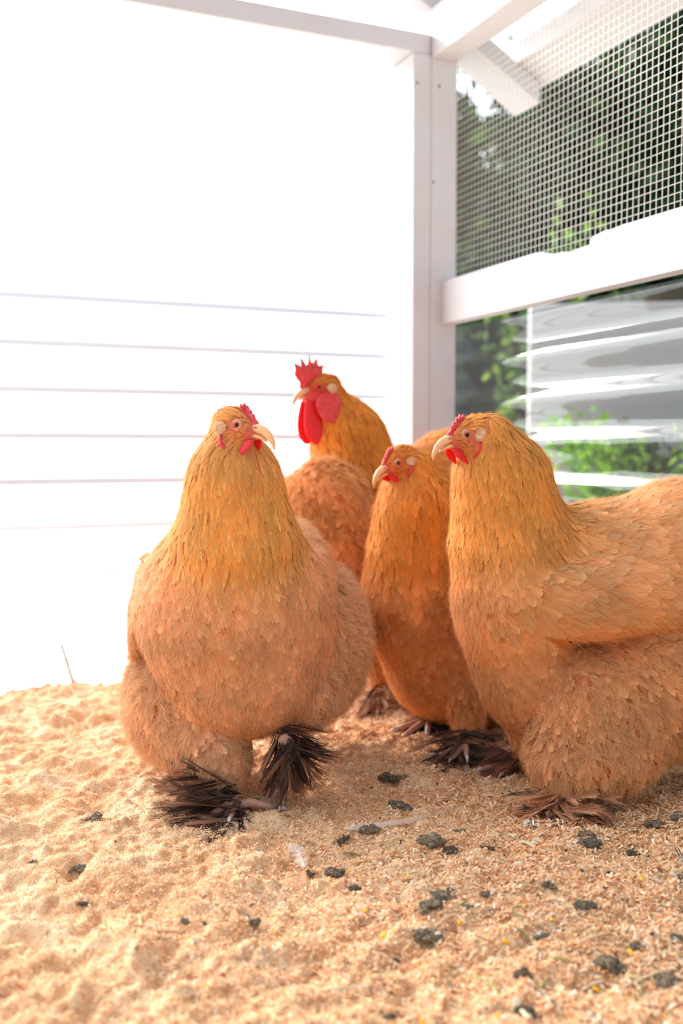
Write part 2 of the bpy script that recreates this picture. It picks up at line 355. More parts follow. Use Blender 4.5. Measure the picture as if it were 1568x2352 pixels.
# fine flakes of sawdust lying loose over the litter
def flakes(n):
    r = np.random.default_rng(3)
    yy = .66 + (r.random(n) ** 1.25) * 1.3; xx = (r.random(n) * 2 - 1) * .37 * yy
    ok = ((np.stack([xx, yy], 1) - C0[:2]) @ U[:2] < .05) & ((np.stack([xx, yy], 1) - C0[:2]) @ VV[:2] < .08); xx = xx[ok]; yy = yy[ok]; n = len(xx)
    zz = ground_z(xx, yy) + .0006 + r.random(n) * .0014
    an = r.random(n) * 2 * np.pi; tl = (r.random(n) - .5) * 1.7
    Lf = (.0011 + .0032 * r.random(n) ** 2.5) * np.clip(.8 + 1.4 * xx, .42, 1.25); Wf = (.0004 + .0007 * r.random(n)) * np.clip(.9 + 1.0 * xx, .5, 1.2)
    d = np.stack([np.cos(an) * np.cos(tl), np.sin(an) * np.cos(tl), np.sin(tl)], 1); s = norm(np.cross(d, np.stack([r.normal(size=n) * .4, r.normal(size=n) * .4, np.ones(n)], 1)))
    c = np.stack([xx, yy, zz], 1); u = np.cross(s, d) * (Lf * .15)[:, None]
    P = np.stack([c - d * Lf[:, None] - s * Wf[:, None], c - d * Lf[:, None] + s * Wf[:, None], c + s * Wf[:, None] * 1.1 + u, c - s * Wf[:, None] * 1.1 + u, c + d * Lf[:, None] + s * Wf[:, None] * .7, c + d * Lf[:, None] - s * Wf[:, None] * .7], 1)
    i = np.arange(n)[:, None] * 6
    f = np.concatenate([i + [0, 1, 2, 3], i + [3, 2, 4, 5]])
    pal = np.stack([lin(255, 218, 172), lin(252, 204, 152), lin(240, 178, 124), lin(255, 236, 210), lin(212, 146, 96)])
    c_ = pal[r.choice(5, n, p=[.3, .3, .18, .14, .08])] * (.90 + .2 * r.random((n, 1)))
    dk = (r.random(n) < .012 + .05 * np.clip(xx, 0, .5)) & (xx > -.3); c_[dk] = lin(110, 84, 62) * (.6 + .6 * r.random((dk.sum(), 1)))
    o = mesh_np('sawdust', P.reshape(-1, 3), [f], M_FLAKE, col=np.repeat(c_, 6, 0), smooth=False)
    tag(o, 'loose pale orange sawdust flakes covering the whole coop floor', 'sawdust', kind='stuff')
flakes(150000)

# ------------------------------------------------------------------ signed-distance birds
GK = {'head': (.0022, .0008), 'wing': (.006, .002), 'thigh': (.012, .005), 'rear': (.009, .0035)}
class Bird:
    def __init__(s, k=.010): s.pr = []; s.k = k
    def add(s, kind, **kw): s.pr.append(dict(kind=kind, **kw))
    def prim_d(s, q, P):
        if q['kind'] == 'e':
            L_ = (P - q['c']) @ q['R']; r = q['r']
            k0 = np.linalg.norm(L_ / r, axis=1); k1 = np.linalg.norm(L_ / (r * r), axis=1)
            return k0 * (k0 - 1) / np.maximum(k1, 1e-9)
        a, b = q['a'], q['b']; ba = b - a; h = np.clip(((P - a) @ ba) / (ba @ ba), 0, 1)
        h2 = h
        return np.linalg.norm(P - a - h[:, None] * ba, axis=1) - (q['ra'] * (1 - h2) + q['rb'] * h2)
    def dist(s, P, weights=False):
        D = np.stack([s.prim_d(q, P) for q in s.pr]); gs = [q.get('g', 'body') for q in s.pr]; names = list(dict.fromkeys(gs)); DG = []; WG = np.zeros_like(D)
        for nme in names:
            ix = [i for i, x in enumerate(gs) if x == nme]; k, off = GK.get(nme, (.009, .0035)); d_ = D[ix]; m = d_.min(0)
            E_ = np.exp(-(d_ - m) / k); S = E_.sum(0); DG.append(m - k * np.log(S) + off); WG[ix] = E_ / S
        DG = np.stack(DG); m = DG.min(0); ko = .0035; E_ = np.exp(-(DG - m) / ko); S = E_.sum(0); d = m - ko * np.log(S)
        if not weights: return d
        E_ = E_ / S
        for j, nme in enumerate(names):
            for i, x in enumerate(gs):
                if x == nme: WG[i] *= E_[j]
        return d, WG
    def soft(s, P, k=.022):
        D = np.stack([s.prim_d(q, P) for q in s.pr]); E_ = np.exp(-(D - D.min(0)) / k); return E_ / E_.sum(0)
    def grad(s, P):
        e = .0012; K = np.array([[1, -1, -1], [-1, -1, 1], [-1, 1, -1], [1, 1, 1]], float); g = 0
        for k in K: g = g + k * s.dist(P + k * e)[:, None]
        return norm(g)
    def bounds(s):
        lo, hi = [], []
        for q in s.pr:
            if q['kind'] == 'e': m = q['r'].max(); lo.append(q['c'] - m); hi.append(q['c'] + m)
            else:
                lo += [q['a'] - q['ra'], q['b'] - q['rb']]; hi += [q['a'] + q['ra'], q['b'] + q['rb']]
        return np.min(lo, 0) - .02, np.max(hi, 0) + .02
    def surface(s, h=.006):
        lo, hi = s.bounds(); n = np.ceil((hi - lo) / h).astype(int) + 1
        ax = [lo[i] + h * np.arange(n[i]) for i in range(3)]
        G = np.stack(np.meshgrid(*ax, indexing='ij'), -1); D = np.empty(n)
        for i in range(n[0]): D[i] = s.dist(G[i].reshape(-1, 3)).reshape(n[1], n[2])
        S = D < 0; cn = n - 1
        corners = [(i, j, k) for i in (0, 1) for j in (0, 1) for k in (0, 1)]
        cnt = sum(S[i:cn[0] + i, j:cn[1] + j, k:cn[2] + k].astype(int) for i, j, k in corners)
        act = (cnt > 0) & (cnt < 8); ids = -np.ones(cn, int); A = np.argwhere(act); ids[act] = np.arange(len(A))
        acc = np.zeros((len(A), 3)); num = np.zeros(len(A))
        for c in corners:
            for axx in range(3):
                if c[axx]: continue
                c2 = list(c); c2[axx] = 1
                d1 = D[A[:, 0] + c[0], A[:, 1] + c[1], A[:, 2] + c[2]]; d2 = D[A[:, 0] + c2[0], A[:, 1] + c2[1], A[:, 2] + c2[2]]
                x = (d1 < 0) != (d2 < 0); t = np.where(x, d1 / np.where(x, d1 - d2, 1), 0)
                p = np.tile(np.array(c, float), (len(A), 1)); p[:, axx] = t; acc += p * x[:, None]; num += x
        V = lo + h * (A + acc / num[:, None]); Q = []
        for axx in range(3):
            sl1 = [slice(None)] * 3; sl2 = [slice(None)] * 3; sl1[axx] = slice(0, -1); sl2[axx] = slice(1, None)
            a, b = S[tuple(sl1)], S[tuple(sl2)]; E = np.argwhere(a != b); o1, o2 = (axx + 1) % 3, (axx + 2) % 3
            E = E[(E[:, o1] > 0) & (E[:, o2] > 0) & (E[:, o1] < cn[o1]) & (E[:, o2] < cn[o2])]
            inside = S[E[:, 0], E[:, 1], E[:, 2]]
            def cell(d1, d2):
                q = E.copy(); q[:, o1] -= d1; q[:, o2] -= d2; return ids[q[:, 0], q[:, 1], q[:, 2]]
            q = np.stack([cell(1, 1), cell(0, 1), cell(0, 0), cell(1, 0)], 1)
            q[~inside] = q[~inside][:, ::-1]; Q.append(q)
        Q = np.concatenate(Q); Q = Q[(Q >= 0).all(1)]
        return V, Q

def feather_mesh(pos, d, nrm_, length, width, lift, colr, tipc, sdf=None, curl=None, nl=5, strands=5, seed=0, splay=.45, tipgrow=.35, hairw=.00019, wmin=.0):
    """a batch of feathers: curved vanes with a shaft line and loose barbs at their rims. Returns V, quads, tris, col, uv"""
    r = np.random.default_rng(seed); n = len(pos)
    p = pos.copy(); dd = d.copy(); nn = nrm_.copy(); pts = [p]; ns = [nn]; ds = [dd]
    for j in range(1, nl + 1):
        st = (length / nl)[:, None]
        p2 = p + dd * st
        if sdf is not None:
            g = sdf.grad(p2); dist = sdf.dist(p2); off = lift * (j / nl) ** 1.4 + .0006
            p2 = p2 + g * (off - dist)[:, None] * .85; nn = g
        else:
            if curl is not None: dd = norm(dd + curl * (1.0 / nl))
            p2 = p + dd * st; nn = norm(nn - (nn * dd).sum(1)[:, None] * dd)
        nd = norm(p2 - p); dd = norm(nd); p2 = p + dd * st; nn = norm(nn - (nn * dd).sum(1)[:, None] * dd)
        p = p2; pts.append(p); ns.append(nn); ds.append(dd)
    PT = np.stack(pts, 1); NN = np.stack(ns, 1); DD = np.stack(ds, 1); SD = norm(np.cross(DD, NN))
    prof = np.interp(np.linspace(0, 1, nl + 1), [0, .2, .5, .78, .9, 1], [.35, .8, 1.02, 1.0, .76, .34])
    jw = 1 + .12 * (r.random((n, nl + 1)) - .5)
    hw = width[:, None] * .5 * prof * jw
    Lf = PT - SD * hw[..., None] - NN * (hw * .22)[..., None]; Rt = PT + SD * hw[..., None] - NN * (hw * .22)[..., None]
    V = np.stack([Lf, PT, Rt], 2)                      # n, nl+1, 3, 3
    # tip corner pulled in for a rounded end
    V[:, -1, 1] += DD[:, -1] * (width * .10)[:, None]
    k = 3 * (nl + 1); base = (np.arange(n) * k)[:, None]
    q = []
    for j in range(nl):
        a = 3 * j; q += [[a, a + 1, a + 4, a + 3], [a + 1, a + 2, a + 5, a + 4]]
    Q = (base[:, :, None] + np.array(q)[None]).reshape(-1, 4)
    fr = np.linspace(0, 1, nl + 1)
    colv = colr[:, None, :] * (1 - fr[None, :, None] ** 1.5) + tipc[:, None, :] * fr[None, :, None] ** 1.5
    colv = np.repeat(colv[:, :, None, :], 3, 2).copy(); colv[:, :, 1] *= 1.04
    uv = np.zeros((n, nl + 1, 3, 2)); uv[:, :, 0, 0] = -1; uv[:, :, 2, 0] = 1; uv[..., 1] = fr[None, :, None] + (r.random((n, 1, 1)) * 40); 
    Vs = [V.reshape(-1, 3)]; Cs = [colv.reshape(-1, 3)]; UVs = [uv.reshape(-1, 2)]; T = []; nv = n * k
    for sgi in range(strands):
        f = .25 + .75 * r.random(n); j = np.minimum((f * nl).astype(int), nl - 1); fj = f * nl - j; ii = np.arange(n)
        P0 = PT[ii, j] * (1 - fj)[:, None] + PT[ii, j + 1] * fj[:, None]
        sg = np.where(r.random(n) < .5, -1, 1)[:, None]; hwj = (hw[ii, j])[:, None]
        dirv = norm(DD[ii, j] + SD[ii, j] * sg * (splay * (.5 + r.random((n, 1)))) + NN[ii, j] * (r.random((n, 1)) * .35 - .05))
        ln = (hwj[:, 0] * 1.3 + length * tipgrow * (.4 + .6 * r.random(n)))[:, None]
        P0 = P0 + SD[ii, j] * sg * hwj * r.random((n, 1)) * .8 + NN[ii, j] * .0004
        mid = P0 + dirv * ln * .5; end = P0 + norm(dirv + .35 * DD[ii, j] + r.normal(size=(n, 3)) * .12) * ln
        sd = norm(np.cross(dirv, NN[ii, j])) * hairw
        Vs.append(np.stack([P0 - sd, P0 + sd, mid - sd * .9, mid + sd * .9, end], 1).reshape(-1, 3))
        b2 = nv + (np.arange(n) * 5)[:, None]; T.append(b2 + [2, 3, 4]); Q = np.concatenate([Q, b2 + [0, 1, 3, 2]])
        c_ = ((tipc * .5 + colr * .5) * (.95 + .2 * r.random((n, 1))))[:, None, :].repeat(5, 1); Cs.append(c_.reshape(-1, 3)); u_ = np.zeros((n * 5, 2)); u_[:, 1] = .5; UVs.append(u_); nv += n * 5
    return np.concatenate(Vs), Q, (np.concatenate(T) if T else np.zeros((0, 3), int)), np.concatenate(Cs), np.concatenate(UVs)

def tufts(pos, flow, nn, length, spread, lift, colr, K=12, seed=0, wd=.00017, sdf=None):
    """soft down: bunches of fine curved filaments"""
    r = np.random.default_rng(seed); n = len(pos); Vs, Q, T, C = [], [], [], []; nv = 0
    for k in range(K):
        d0 = norm(flow + r.normal(size=(n, 3)) * spread * .6 + nn * (lift * (1.2 + r.random((n, 1)))))
        d1 = norm(flow + r.normal(size=(n, 3)) * spread + nn * (lift * (r.random((n, 1)) - .3)))
        ln = (length * (.55 + .6 * r.random(n)))[:, None]
        a = pos + r.normal(size=(n, 3)) * .002; m = a + d0 * ln * .5; e = m + d1 * ln * .55
        sd = norm(np.cross(d0, nn + r.normal(size=(n, 3)) * .5)) * wd
        Vs.append(np.stack([a - sd, a + sd, m - sd, m + sd, e], 1).reshape(-1, 3)); b = nv + (np.arange(n) * 5)[:, None]
        Q.append(b + [0, 1, 3, 2]); T.append(b + [2, 3, 4]); nv += n * 5
        c = colr * (.88 + .25 * r.random((n, 1))); C.append(c[:, None, :].repeat(5, 1).reshape(-1, 3))
    Cc = np.concatenate(C); uv = np.zeros((len(Cc), 2)); uv[:, 1] = .5
    return np.concatenate(Vs), np.concatenate(Q), np.concatenate(T), Cc, uv
def join(parts):
    V, Q, T, C, UV = [], [], [], [], []; n = 0
    for v, q, t, c, u in parts:
        V.append(v); Q.append(q + n); T.append(t + n); C.append(c); UV.append(u); n += len(v)
    return np.concatenate(V), np.concatenate(Q), np.concatenate(T), np.concatenate(C), np.concatenate(UV)

GOLD = lin(250, 168, 74); BUFF = lin(246, 176, 112); PALE = lin(250, 214, 176); RUST = lin(222, 122, 44); DEEP = lin(240, 164, 106)
BROWN = lin(112, 82, 68); DARK = lin(66, 52, 48); TAN = lin(196, 142, 108)
KIND = {   # feather length, width, lift, splay, base colour, tip colour, spacing factor, strands, tuft share
 'face':  (.0062, .0017, .0003, .35, lin(226, 140, 84), lin(244, 176, 122), .42, 3, 0, 'neck_feathers'),
 'head':  (.013, .0034, .0006, .35, GOLD, lin(252, 190, 104), .60, 3, 0, 'neck_feathers'),
 'neck':  (.028, .0058, .0014, .4, GOLD, lin(255, 200, 116), .36, 6, .05, 'neck_feathers'),
 'breast': (.025, .0140, .0013, .55, DEEP, lin(253, 204, 156), .32, 11, .12, 'breast_feathers'),
 'back':  (.034, .0175, .0016, .5, BUFF, lin(253, 208, 162), .28, 9, .1, 'body_feathers'),
 'wing':  (.042, .019, .0018, .4, lin(242, 170, 112), lin(252, 200, 150), .27, 8, .0, 'wing'),
 'fluff': (.027, .0085, .0045, .8, lin(246, 176, 120), lin(253, 206, 158), .40, 13, 1.3, 'fluff_feathers'),
 'legfl': (.022, .009, .003, .7, lin(240, 172, 120), lin(250, 200, 152), .42, 9, .7, 'fluff_feathers'),
}
def make_bird(prefix, label, cat, base, build, head, seed, dens=1.0, h=.006, tint=None, res_scale=1.0):
    root = empty(prefix, base); tag(root, label, cat)
    B = Bird(); build(B)
    Hm, hs, hc = head['R'], head['s'], head['c']
    def hp(x, y, z): return hc + Hm @ (np.array([x, y, z]) * hs / 1000.0)
    back = Hm @ np.array([-1, 0, -.25]); 
    def HE(c, r, kind, flow, **kw): B.add('e', g='head', c=hp(*c), r=np.array(r) * hs / 1000.0, R=Hm, fk=kind, flow=norm(Hm @ np.array(flow, float)), **kw)
    HE((-7, 0, 4), (24, 15.5, 17), 'head', (-1, 0, -.15)); HE((7, 0, -2), (19, 12.4, 13), 'face', (-1, 0, -.2)); HE((17, 0, -2), (11, 8, 8.5), 'face', (-1, 0, 0))
    HE((-6, 0, -12), (18, 14, 14), 'head', (-.6, 0, -1))
    V, Q = B.surface(h)
    d, Wt = B.dist(V, True)
    kinds = [q['fk'] for q in B.pr]
    # body skin colour: pink skin on the face, buff elsewhere
    eyeL, eyeR = hp(8, 13, 3), hp(8, -13, 3); HinV = (V - hc) @ Hm / hs * 1000
    skin = np.tile(lin(206, 128, 74), (len(V), 1))
    fm = (HinV[:, 0] > -14) & (np.abs(HinV[:, 1]) < 26) & (HinV[:, 2] < 22) & (HinV[:, 2] > -26)
    fw = np.clip(1.35 - np.sqrt(((HinV[:, 0] - 15) / 19) ** 2 + ((HinV[:, 2] + 4) / 13) ** 2), 0, 1)[:, None] * fm[:, None]
    skin = skin * (1 - fw) + head.get('skin', lin(212, 104, 92)) * fw
    if tint is not None: skin = skin * tint
    mesh_np('body', V, [Q], M_SKINBODY, root, col=skin)
    # scatter feathers
    tri = np.concatenate([Q[:, [0, 1, 2]], Q[:, [0, 2, 3]]]); a = V[tri[:, 0]]; b = V[tri[:, 1]]; c = V[tri[:, 2]]
    area = np.linalg.norm(np.cross(b - a, c - a), axis=1) / 2; cen = (a + b + c) / 3
    _, Wc = B.dist(cen, True); am = Wc.argmax(0)
    r = np.random.default_rng(seed); groups = {}
    for kd, (fl_, fw_, lf_, spl, c0, c1, spf, ns, tf, part) in KIND.items():
        mine = np.array([kinds[i] == kd for i in am]) 
        if not mine.any(): continue
        ar = area * mine; n = int(ar.sum() / (fl_ * fw_ * spf * .55) * dens)
        n = min(n, 14000)
        ti = r.choice(len(tri), n, p=ar / ar.sum()); r1 = np.sqrt(r.random(n))[:, None]; r2 = r.random(n)[:, None]
        P = a[ti] * (1 - r1) + b[ti] * (r1 * (1 - r2)) + c[ti] * (r1 * r2)
        g = B.grad(P); dd_, wt = B.dist(P, True); P = P - g * (dd_ + .0012)[:, None]
        flow = np.zeros((n, 3))
        for i, q in enumerate(B.pr): flow += wt[i][:, None] * q['flow']
        flow += r.normal(size=(n, 3)) * (.11 if kd in ('face', 'head', 'neck') else .16 if kd == 'wing' else .30 if kd != 'fluff' else .45)
        flow = norm(flow - (flow * g).sum(1)[:, None] * g)
        hl = (P - hc) @ Hm / hs * 1000
        ok = np.ones(n, bool)
        if kd in ('face', 'head'):       # bare skin round the eye, beak base and comb
            ok &= ~((((hl[:, 0] - 7.5) / 7.6) ** 2 + ((hl[:, 2] - 3) / 6.2) ** 2 < 1) & (hl[:, 0] > -5))
            ok &= ~((hl[:, 0] > 21) & (hl[:, 2] < 12) & (hl[:, 2] > -12)); ok &= ~((hl[:, 0] > 6) & (np.abs(hl[:, 1]) < 3.2) & (hl[:, 2] > 0))
            ok &= ~((hl[:, 0] > 17) & (hl[:, 2] < -3) & (hl[:, 2] > -14))
            if head.get('rooster'): ok &= ~((hl[:, 0] > 2) & (hl[:, 2] < 8)) & ~((hl[:, 2] < -2) & (hl[:, 0] > -10))
        if not ok.any(): continue
        P, g, flow = P[ok], g[ok], flow[ok]; n = len(P)
        SW = B.soft(P, .006 if kd in ('face', 'head') else .013); c0v = sum(SW[i][:, None] * KIND[kinds[i]][4] for i in range(len(kinds))); c1v = sum(SW[i][:, None] * KIND[kinds[i]][5] for i in range(len(kinds)))
        if kd == 'neck':                 # hackle paler down the front of the throat
            pass
        v = (.78 + .36 * r.random((n, 1))); mixv = r.random((n, 1)) ** 2
        c0v = c0v * v * (1 - .25 * mixv) + RUST * .25 * mixv; c1v = c1v * (1.25 - .45 * r.random((n, 1)) ** .5)
        big = vnoise(P[:, 0] * 1.0 + P[:, 1], P[:, 2], .03, seed)[:, None]; c0v *= 1 + .35 * big; c1v *= 1 + .22 * big
        if tint is not None: c0v = c0v * tint; c1v = c1v * tint
        ln = fl_ * (.75 + .5 * r.random(n)); wd = fw_ * (.75 + .45 * r.random(n)); lf = lf_ * (.3 + 1.3 * r.random(n) ** 1.5)
        keep = np.ones(n, bool)
        if kd == 'fluff': keep = r.random(n) < .65
        pk = [feather_mesh(P[keep], flow[keep], g[keep], ln[keep], wd[keep], lf[keep], c0v[keep], c1v[keep], sdf=B, nl=9 if fw_ > .01 else 5, strands=ns, seed=seed + 1, splay=spl)]
        if tf:
            m = r.random(n) < tf; tK = 16 if tf > 1 else 10
            if m.any(): pk.append(tufts(P[m] + g[m] * .002, flow[m], g[m], ln[m] * (.8 if kd == 'fluff' else .6), .5 if kd in ('fluff', 'legfl') else .25, .35 if kd == 'fluff' else .15, c1v[m], K=tK, seed=seed + 2))
        groups.setdefault(part, []).extend(pk)
    for part, pk in groups.items():
        v, q, t, cc_, u = join(pk); mesh_np(part, v, [q, t], M_FEATHER, root, col=cc_, uv=u)
    build_head(root, hp, Hm, hs, head, B)
    return root, B, hp

def tube(name, pts, rad, mat, parent, seg=12, flat=None, cap=True, side=None, label=None):
    """lofted tube; rad = list of (r_side, r_up)"""
    pts = np.array(pts); n = len(pts); V = []
    tang = norm(np.gradient(pts, axis=0)); sd = np.array(side) if side is not None else np.array([.3, .2, .9])
    an = np.linspace(0, 2 * np.pi, seg, endpoint=False)
    for i in range(n):
        x = norm(sd - (sd @ tang[i]) * tang[i]); y = np.cross(tang[i], x); ra, rb = rad[i] if hasattr(rad[i], '__len__') else (rad[i], rad[i])
        V.append(pts[i] + ra * np.cos(an)[:, None] * x + rb * np.sin(an)[:, None] * y)
    V = np.concatenate(V); i = np.arange(seg); j = (i + 1) % seg
    f = np.concatenate([np.stack([k * seg + i, k * seg + j, (k + 1) * seg + j, (k + 1) * seg + i], 1) for k in range(n - 1)])
    o = mesh_np(name, V, [f, np.array([list(range(seg))[::-1]]), np.array([[(n - 1) * seg + q for q in range(seg)]])], mat, parent)
    if label: o['label'] = label
    return o
def slab(name, outline, thick, mat, parent, frame, soft=True, label=None):
    """a fleshy flat lobe: outline in a plane (list of 2D), frame = (origin, ax, ay, nrm)"""
    o0, ax, ay, nr = frame; O = np.array(outline); c = O.mean(0); n = len(O); V = []; rings = [1.0, .96, .75, .4]
    th = [0, .45, .85, 1.0]
    for sgn in (1, -1):
        for rr, t in zip(rings, th):
            if sgn == -1 and rr == 1.0: continue
            for p in O:
                q = c + (p - c) * rr; V.append(o0 + q[0] * ax + q[1] * ay + nr * sgn * t * thick / 2)
    V.append(o0 + c[0] * ax + c[1] * ay + nr * thick / 2 * 1.03); V.append(o0 + c[0] * ax + c[1] * ay - nr * thick / 2 * 1.03)
    i = np.arange(n); j = (i + 1) % n; Q = []
    for k in range(3): Q.append(np.stack([k * n + i, k * n + j, (k + 1) * n + j, (k + 1) * n + i], 1))
    off = 4 * n
    Q.append(np.stack([i, off + i, off + j, j], 1))
    for k in range(2): Q.append(np.stack([off + k * n + j, off + k * n + i, off + (k + 1) * n + i, off + (k + 1) * n + j], 1))
    T = [np.stack([3 * n + i, 3 * n + j, np.full(n, 7 * n)], 1), np.stack([off + 2 * n + j, off + 2 * n + i, np.full(n, 7 * n + 1)], 1)]
    o = mesh_np(name, V, [np.concatenate(Q), np.concatenate(T)], mat, parent)
    if soft: m = o.modifiers.new('soft', 'SUBSURF'); m.levels = 1; m.render_levels = 1
    if label: o['label'] = label
    return o
def build_head(root, hp, Hm, hs, head, B):
    def onto(P, off=.001):
        P = np.array(P, float)
        for _ in range(2): P = P - B.grad(P) * (B.dist(P) - off)[:, None]
        return P
    k = hs / 1000; fx, fy, fz = Hm[:, 0], Hm[:, 1], Hm[:, 2]; rooster = head.get('rooster', False)
    # beak: upper and lower mandible
    up = [hp(19, 0, 1), hp(26, 0, 1.5), hp(34, 0, -.5), hp(41, 0, -5), hp(46.5, 0, -11.5), hp(48.5, 0, -17.5)]
    bk = tube('beak', up, [(5.8 * k, 5 * k), (5.4 * k, 4.9 * k), (4.6 * k, 4.5 * k), (3.5 * k, 3.8 * k), (2.0 * k, 2.5 * k), (.5 * k, .6 * k)], M_BEAK, root, side=fy, seg=16)
    lo = [hp(17, 0, -5.6), hp(24, 0, -5.8), hp(31, 0, -6.8), hp(36.5, 0, -9), hp(39, 0, -10.5)]
    tube('lower_beak', lo, [(5.6 * k, 2.6 * k), (5 * k, 2.6 * k), (4 * k, 2.2 * k), (2.4 * k, 1.5 * k), (.8 * k, .5 * k)], M_BEAK, bk, side=fy, seg=14)
    for o in bk.children: o.matrix_parent_inverse = Matrix.Identity(4); 
    for c_ in list(bk.children):
        c_.data.transform(Matrix.Translation(-Vector(root.location)))
    for sg in (1, -1):
        n_ = uvsphere('nostril', hp(26, sg * 5.0, 2.4) - np.array(root.location), (2.4 * k, .8 * k, .8 * k), pmat_nostril, bk, rot=Hm, seg=10, rings=6)
    for sg in (1, -1):
        e = uvsphere('eye', hp(8, sg * 10.6, 3.2), (4.6 * k, 3.6 * k, 4.4 * k), M_EYE, root, seg=24, rings=16, rot=Hm)
        uvsphere('pupil', hp(8.8, sg * 12.6, 3.2) - np.array(root.location), (2.5 * k, 1.9 * k, 2.5 * k), M_PUPIL, e, seg=16, rings=10, rot=Hm)
        # lid ring
        an = np.linspace(0, 2 * np.pi, 28, endpoint=False); V = []; seg = 8
        for a in an:
            c_ = np.array([8 + 5.4 * math.cos(a), sg * (11.9 - .35 * abs(math.cos(a)) ** 2), 3.0 + 4.1 * math.sin(a) + (.9 * math.cos(a) if True else 0)])
            rr = 1.5 + .5 * max(0, math.sin(a))
            for q in range(seg):
                b = q * 2 * math.pi / seg; V.append(hp(*(c_ + rr * np.array([math.cos(a) * math.cos(b), sg * math.sin(b), math.sin(a) * math.cos(b)]))) - np.array(root.location))
        i = np.arange(28)[:, None] * seg; q = np.arange(seg)[None]; i2 = (np.arange(28)[:, None] + 1) % 28 * seg; q2 = (q + 1) % seg
        f = np.stack([(i + q).ravel(), (i2 + q).ravel(), (i2 + q2).ravel(), (i + q2).ravel()], 1)
        mesh_np('eyelid', V, [f], head.get('lid', M_LID), e)
        # ear tuft: pale stiff feathers; lobe: red strip behind the jaw
        if not rooster or True:
            r = np.random.default_rng(5 + sg); n = 150; ang = r.random(n) * 2 * np.pi; rad = np.sqrt(r.random(n))
            loc = np.stack([-5.5 + 4.2 * rad * np.cos(ang), sg * (16.2 - 1.0 * rad ** 2 + 0 * ang), 0 + 4.6 * rad * np.sin(ang)], 1)
            P = onto([hp(*q_) for q_ in loc], .0016); fl_ = norm(np.tile(Hm @ np.array([-.8, sg * .25, -.35]), (n, 1)) + r.normal(size=(n, 3)) * .2)
            nn = norm(np.tile(Hm @ np.array([0, sg, 0]), (n, 1)) + r.normal(size=(n, 3)) * .1)
            v, q, t, cc_, u = feather_mesh(P, fl_, nn, np.full(n, 6.5 * k), np.full(n, 2.6 * k), np.zeros(n), np.tile(lin(240, 196, 156), (n, 1)), np.tile(lin(250, 216, 182), (n, 1)), nl=3, strands=4, seed=8)
            mesh_np('ear_tuft', v, [q, t], M_FEATHER, root, col=cc_, uv=u)['label'] = 'pale ear tuft'
        lob = [hp(-7, sg * 15.8, -7), hp(-8, sg * 16.2, -13), hp(-6, sg * 15.8, -19), hp(-1, sg * 13.6, -25)]
        s_ = 1.5 if rooster else 1.0; lob = onto(lob, .0014)
        tube('ear_lobe', lob, [(1.6 * k * s_, .9 * k), (3.0 * k * s_, 1.6 * k), (3.0 * k * s_, 1.5 * k), (1.4 * k, .8 * k)], M_COMB, root, side=fx)
    if not rooster:
        # pea-sized single comb with small points, from beak base over the forehead
        x0 = [[28, 4.5], [25.5, 7.5], [22, 10], [19.5, 15.5], [18, 13.5], [15.5, 20], [13.5, 17.5], [10.5, 24.5], [8.5, 20.5], [5.5, 27.0], [4, 22.5], [1, 26], [-1, 19.5], [4, 15], [12, 9], [20, 4]]
        cs = head.get('comb', 1.0)
        slab('comb', [(a * k, (b if b < 12 else 10 + (b - 10) * cs) * k) for a, b in x0], 4.6 * k, M_COMB, root, (hp(0, 0, 0), fx, fz, fy), soft=False)
        uvsphere('comb_base', hp(20.5, 0, 4.6) , (6.2 * k, 4.4 * k, 3.8 * k), M_COMB, root, rot=Hm)
    else:
        x0 = [[30, 2], [33, 8], [31, 14], [35, 21], [37, 27], [34, 33], [34.5, 43], [31, 36], [27, 34], [24.5, 36.5], [23, 50], [20, 40], [15.5, 36], [12, 40], [8, 52], [7.2, 40], [4, 35], [1, 37], [-3, 44], [-3, 34], [-5, 30], [-8, 30.5], [-12, 33], [-9, 26], [-7, 20], [2, 15], [14, 10], [22, 2]]
        slab('comb', [(a * k, b * k) for a, b in x0], 6 * k, M_COMB, root, (hp(0, 0, 0), fx, fz, fy), soft=False)
        uvsphere('face_skin', hp(12, 0, -9), (19 * k, 13.2 * k, 12 * k), M_COMB, root, rot=Hm)['label'] = 'bare red face'
    if not rooster:
        for sg in (1, -1):
            wl = [[25, -9], [27, -13], [24, -19], [18, -25], [13, -29], [10.5, -30], [11, -25], [14, -17], [17, -10]]
            ws = head.get('wattle', 1.0)
            slab('wattle', [(a * k, (-9 + (b + 9) * ws) * k) for a, b in wl], 1.9 * k, M_WATTLE, root, (hp(0, sg * 5.2, 0), norm(fx + .0 * fy), norm(fz - .22 * sg * fy), norm(fy + .22 * sg * fz)))
    else:
        for sg in (1, -1):
            wl = [[30, -8], [34, -20], [39, -32], [43, -48], [43, -62], [38, -74], [31, -80], [23, -76], [16, -64], [13, -48], [11, -34], [10, -20], [16, -10]]
            slab('wattle', [(a * k, b * .95 * k) for a, b in wl], 5 * k, M_WATTLE, root, (hp(0, sg * 7.0, 0), fx, norm(fz - .10 * sg * fy), norm(fy + .1 * sg * fz)))
            wl = [[21, -8], [23, -26], [18, -43], [7, -51], [-6, -49], [-15, -39], [-19, -24], [-17, -8], [-4, -3]]
            slab('ear_lobe', [(a * k, b * k) for a, b in wl], 5 * k, M_COMB, root, (hp(0, sg * 14.5, 0), fx, norm(fz - .15 * sg * fy), norm(fy + .1 * sg * fz)))
pmat_nostril = pmat('nostril_skin', lin(150, 100, 80), .6, .3)

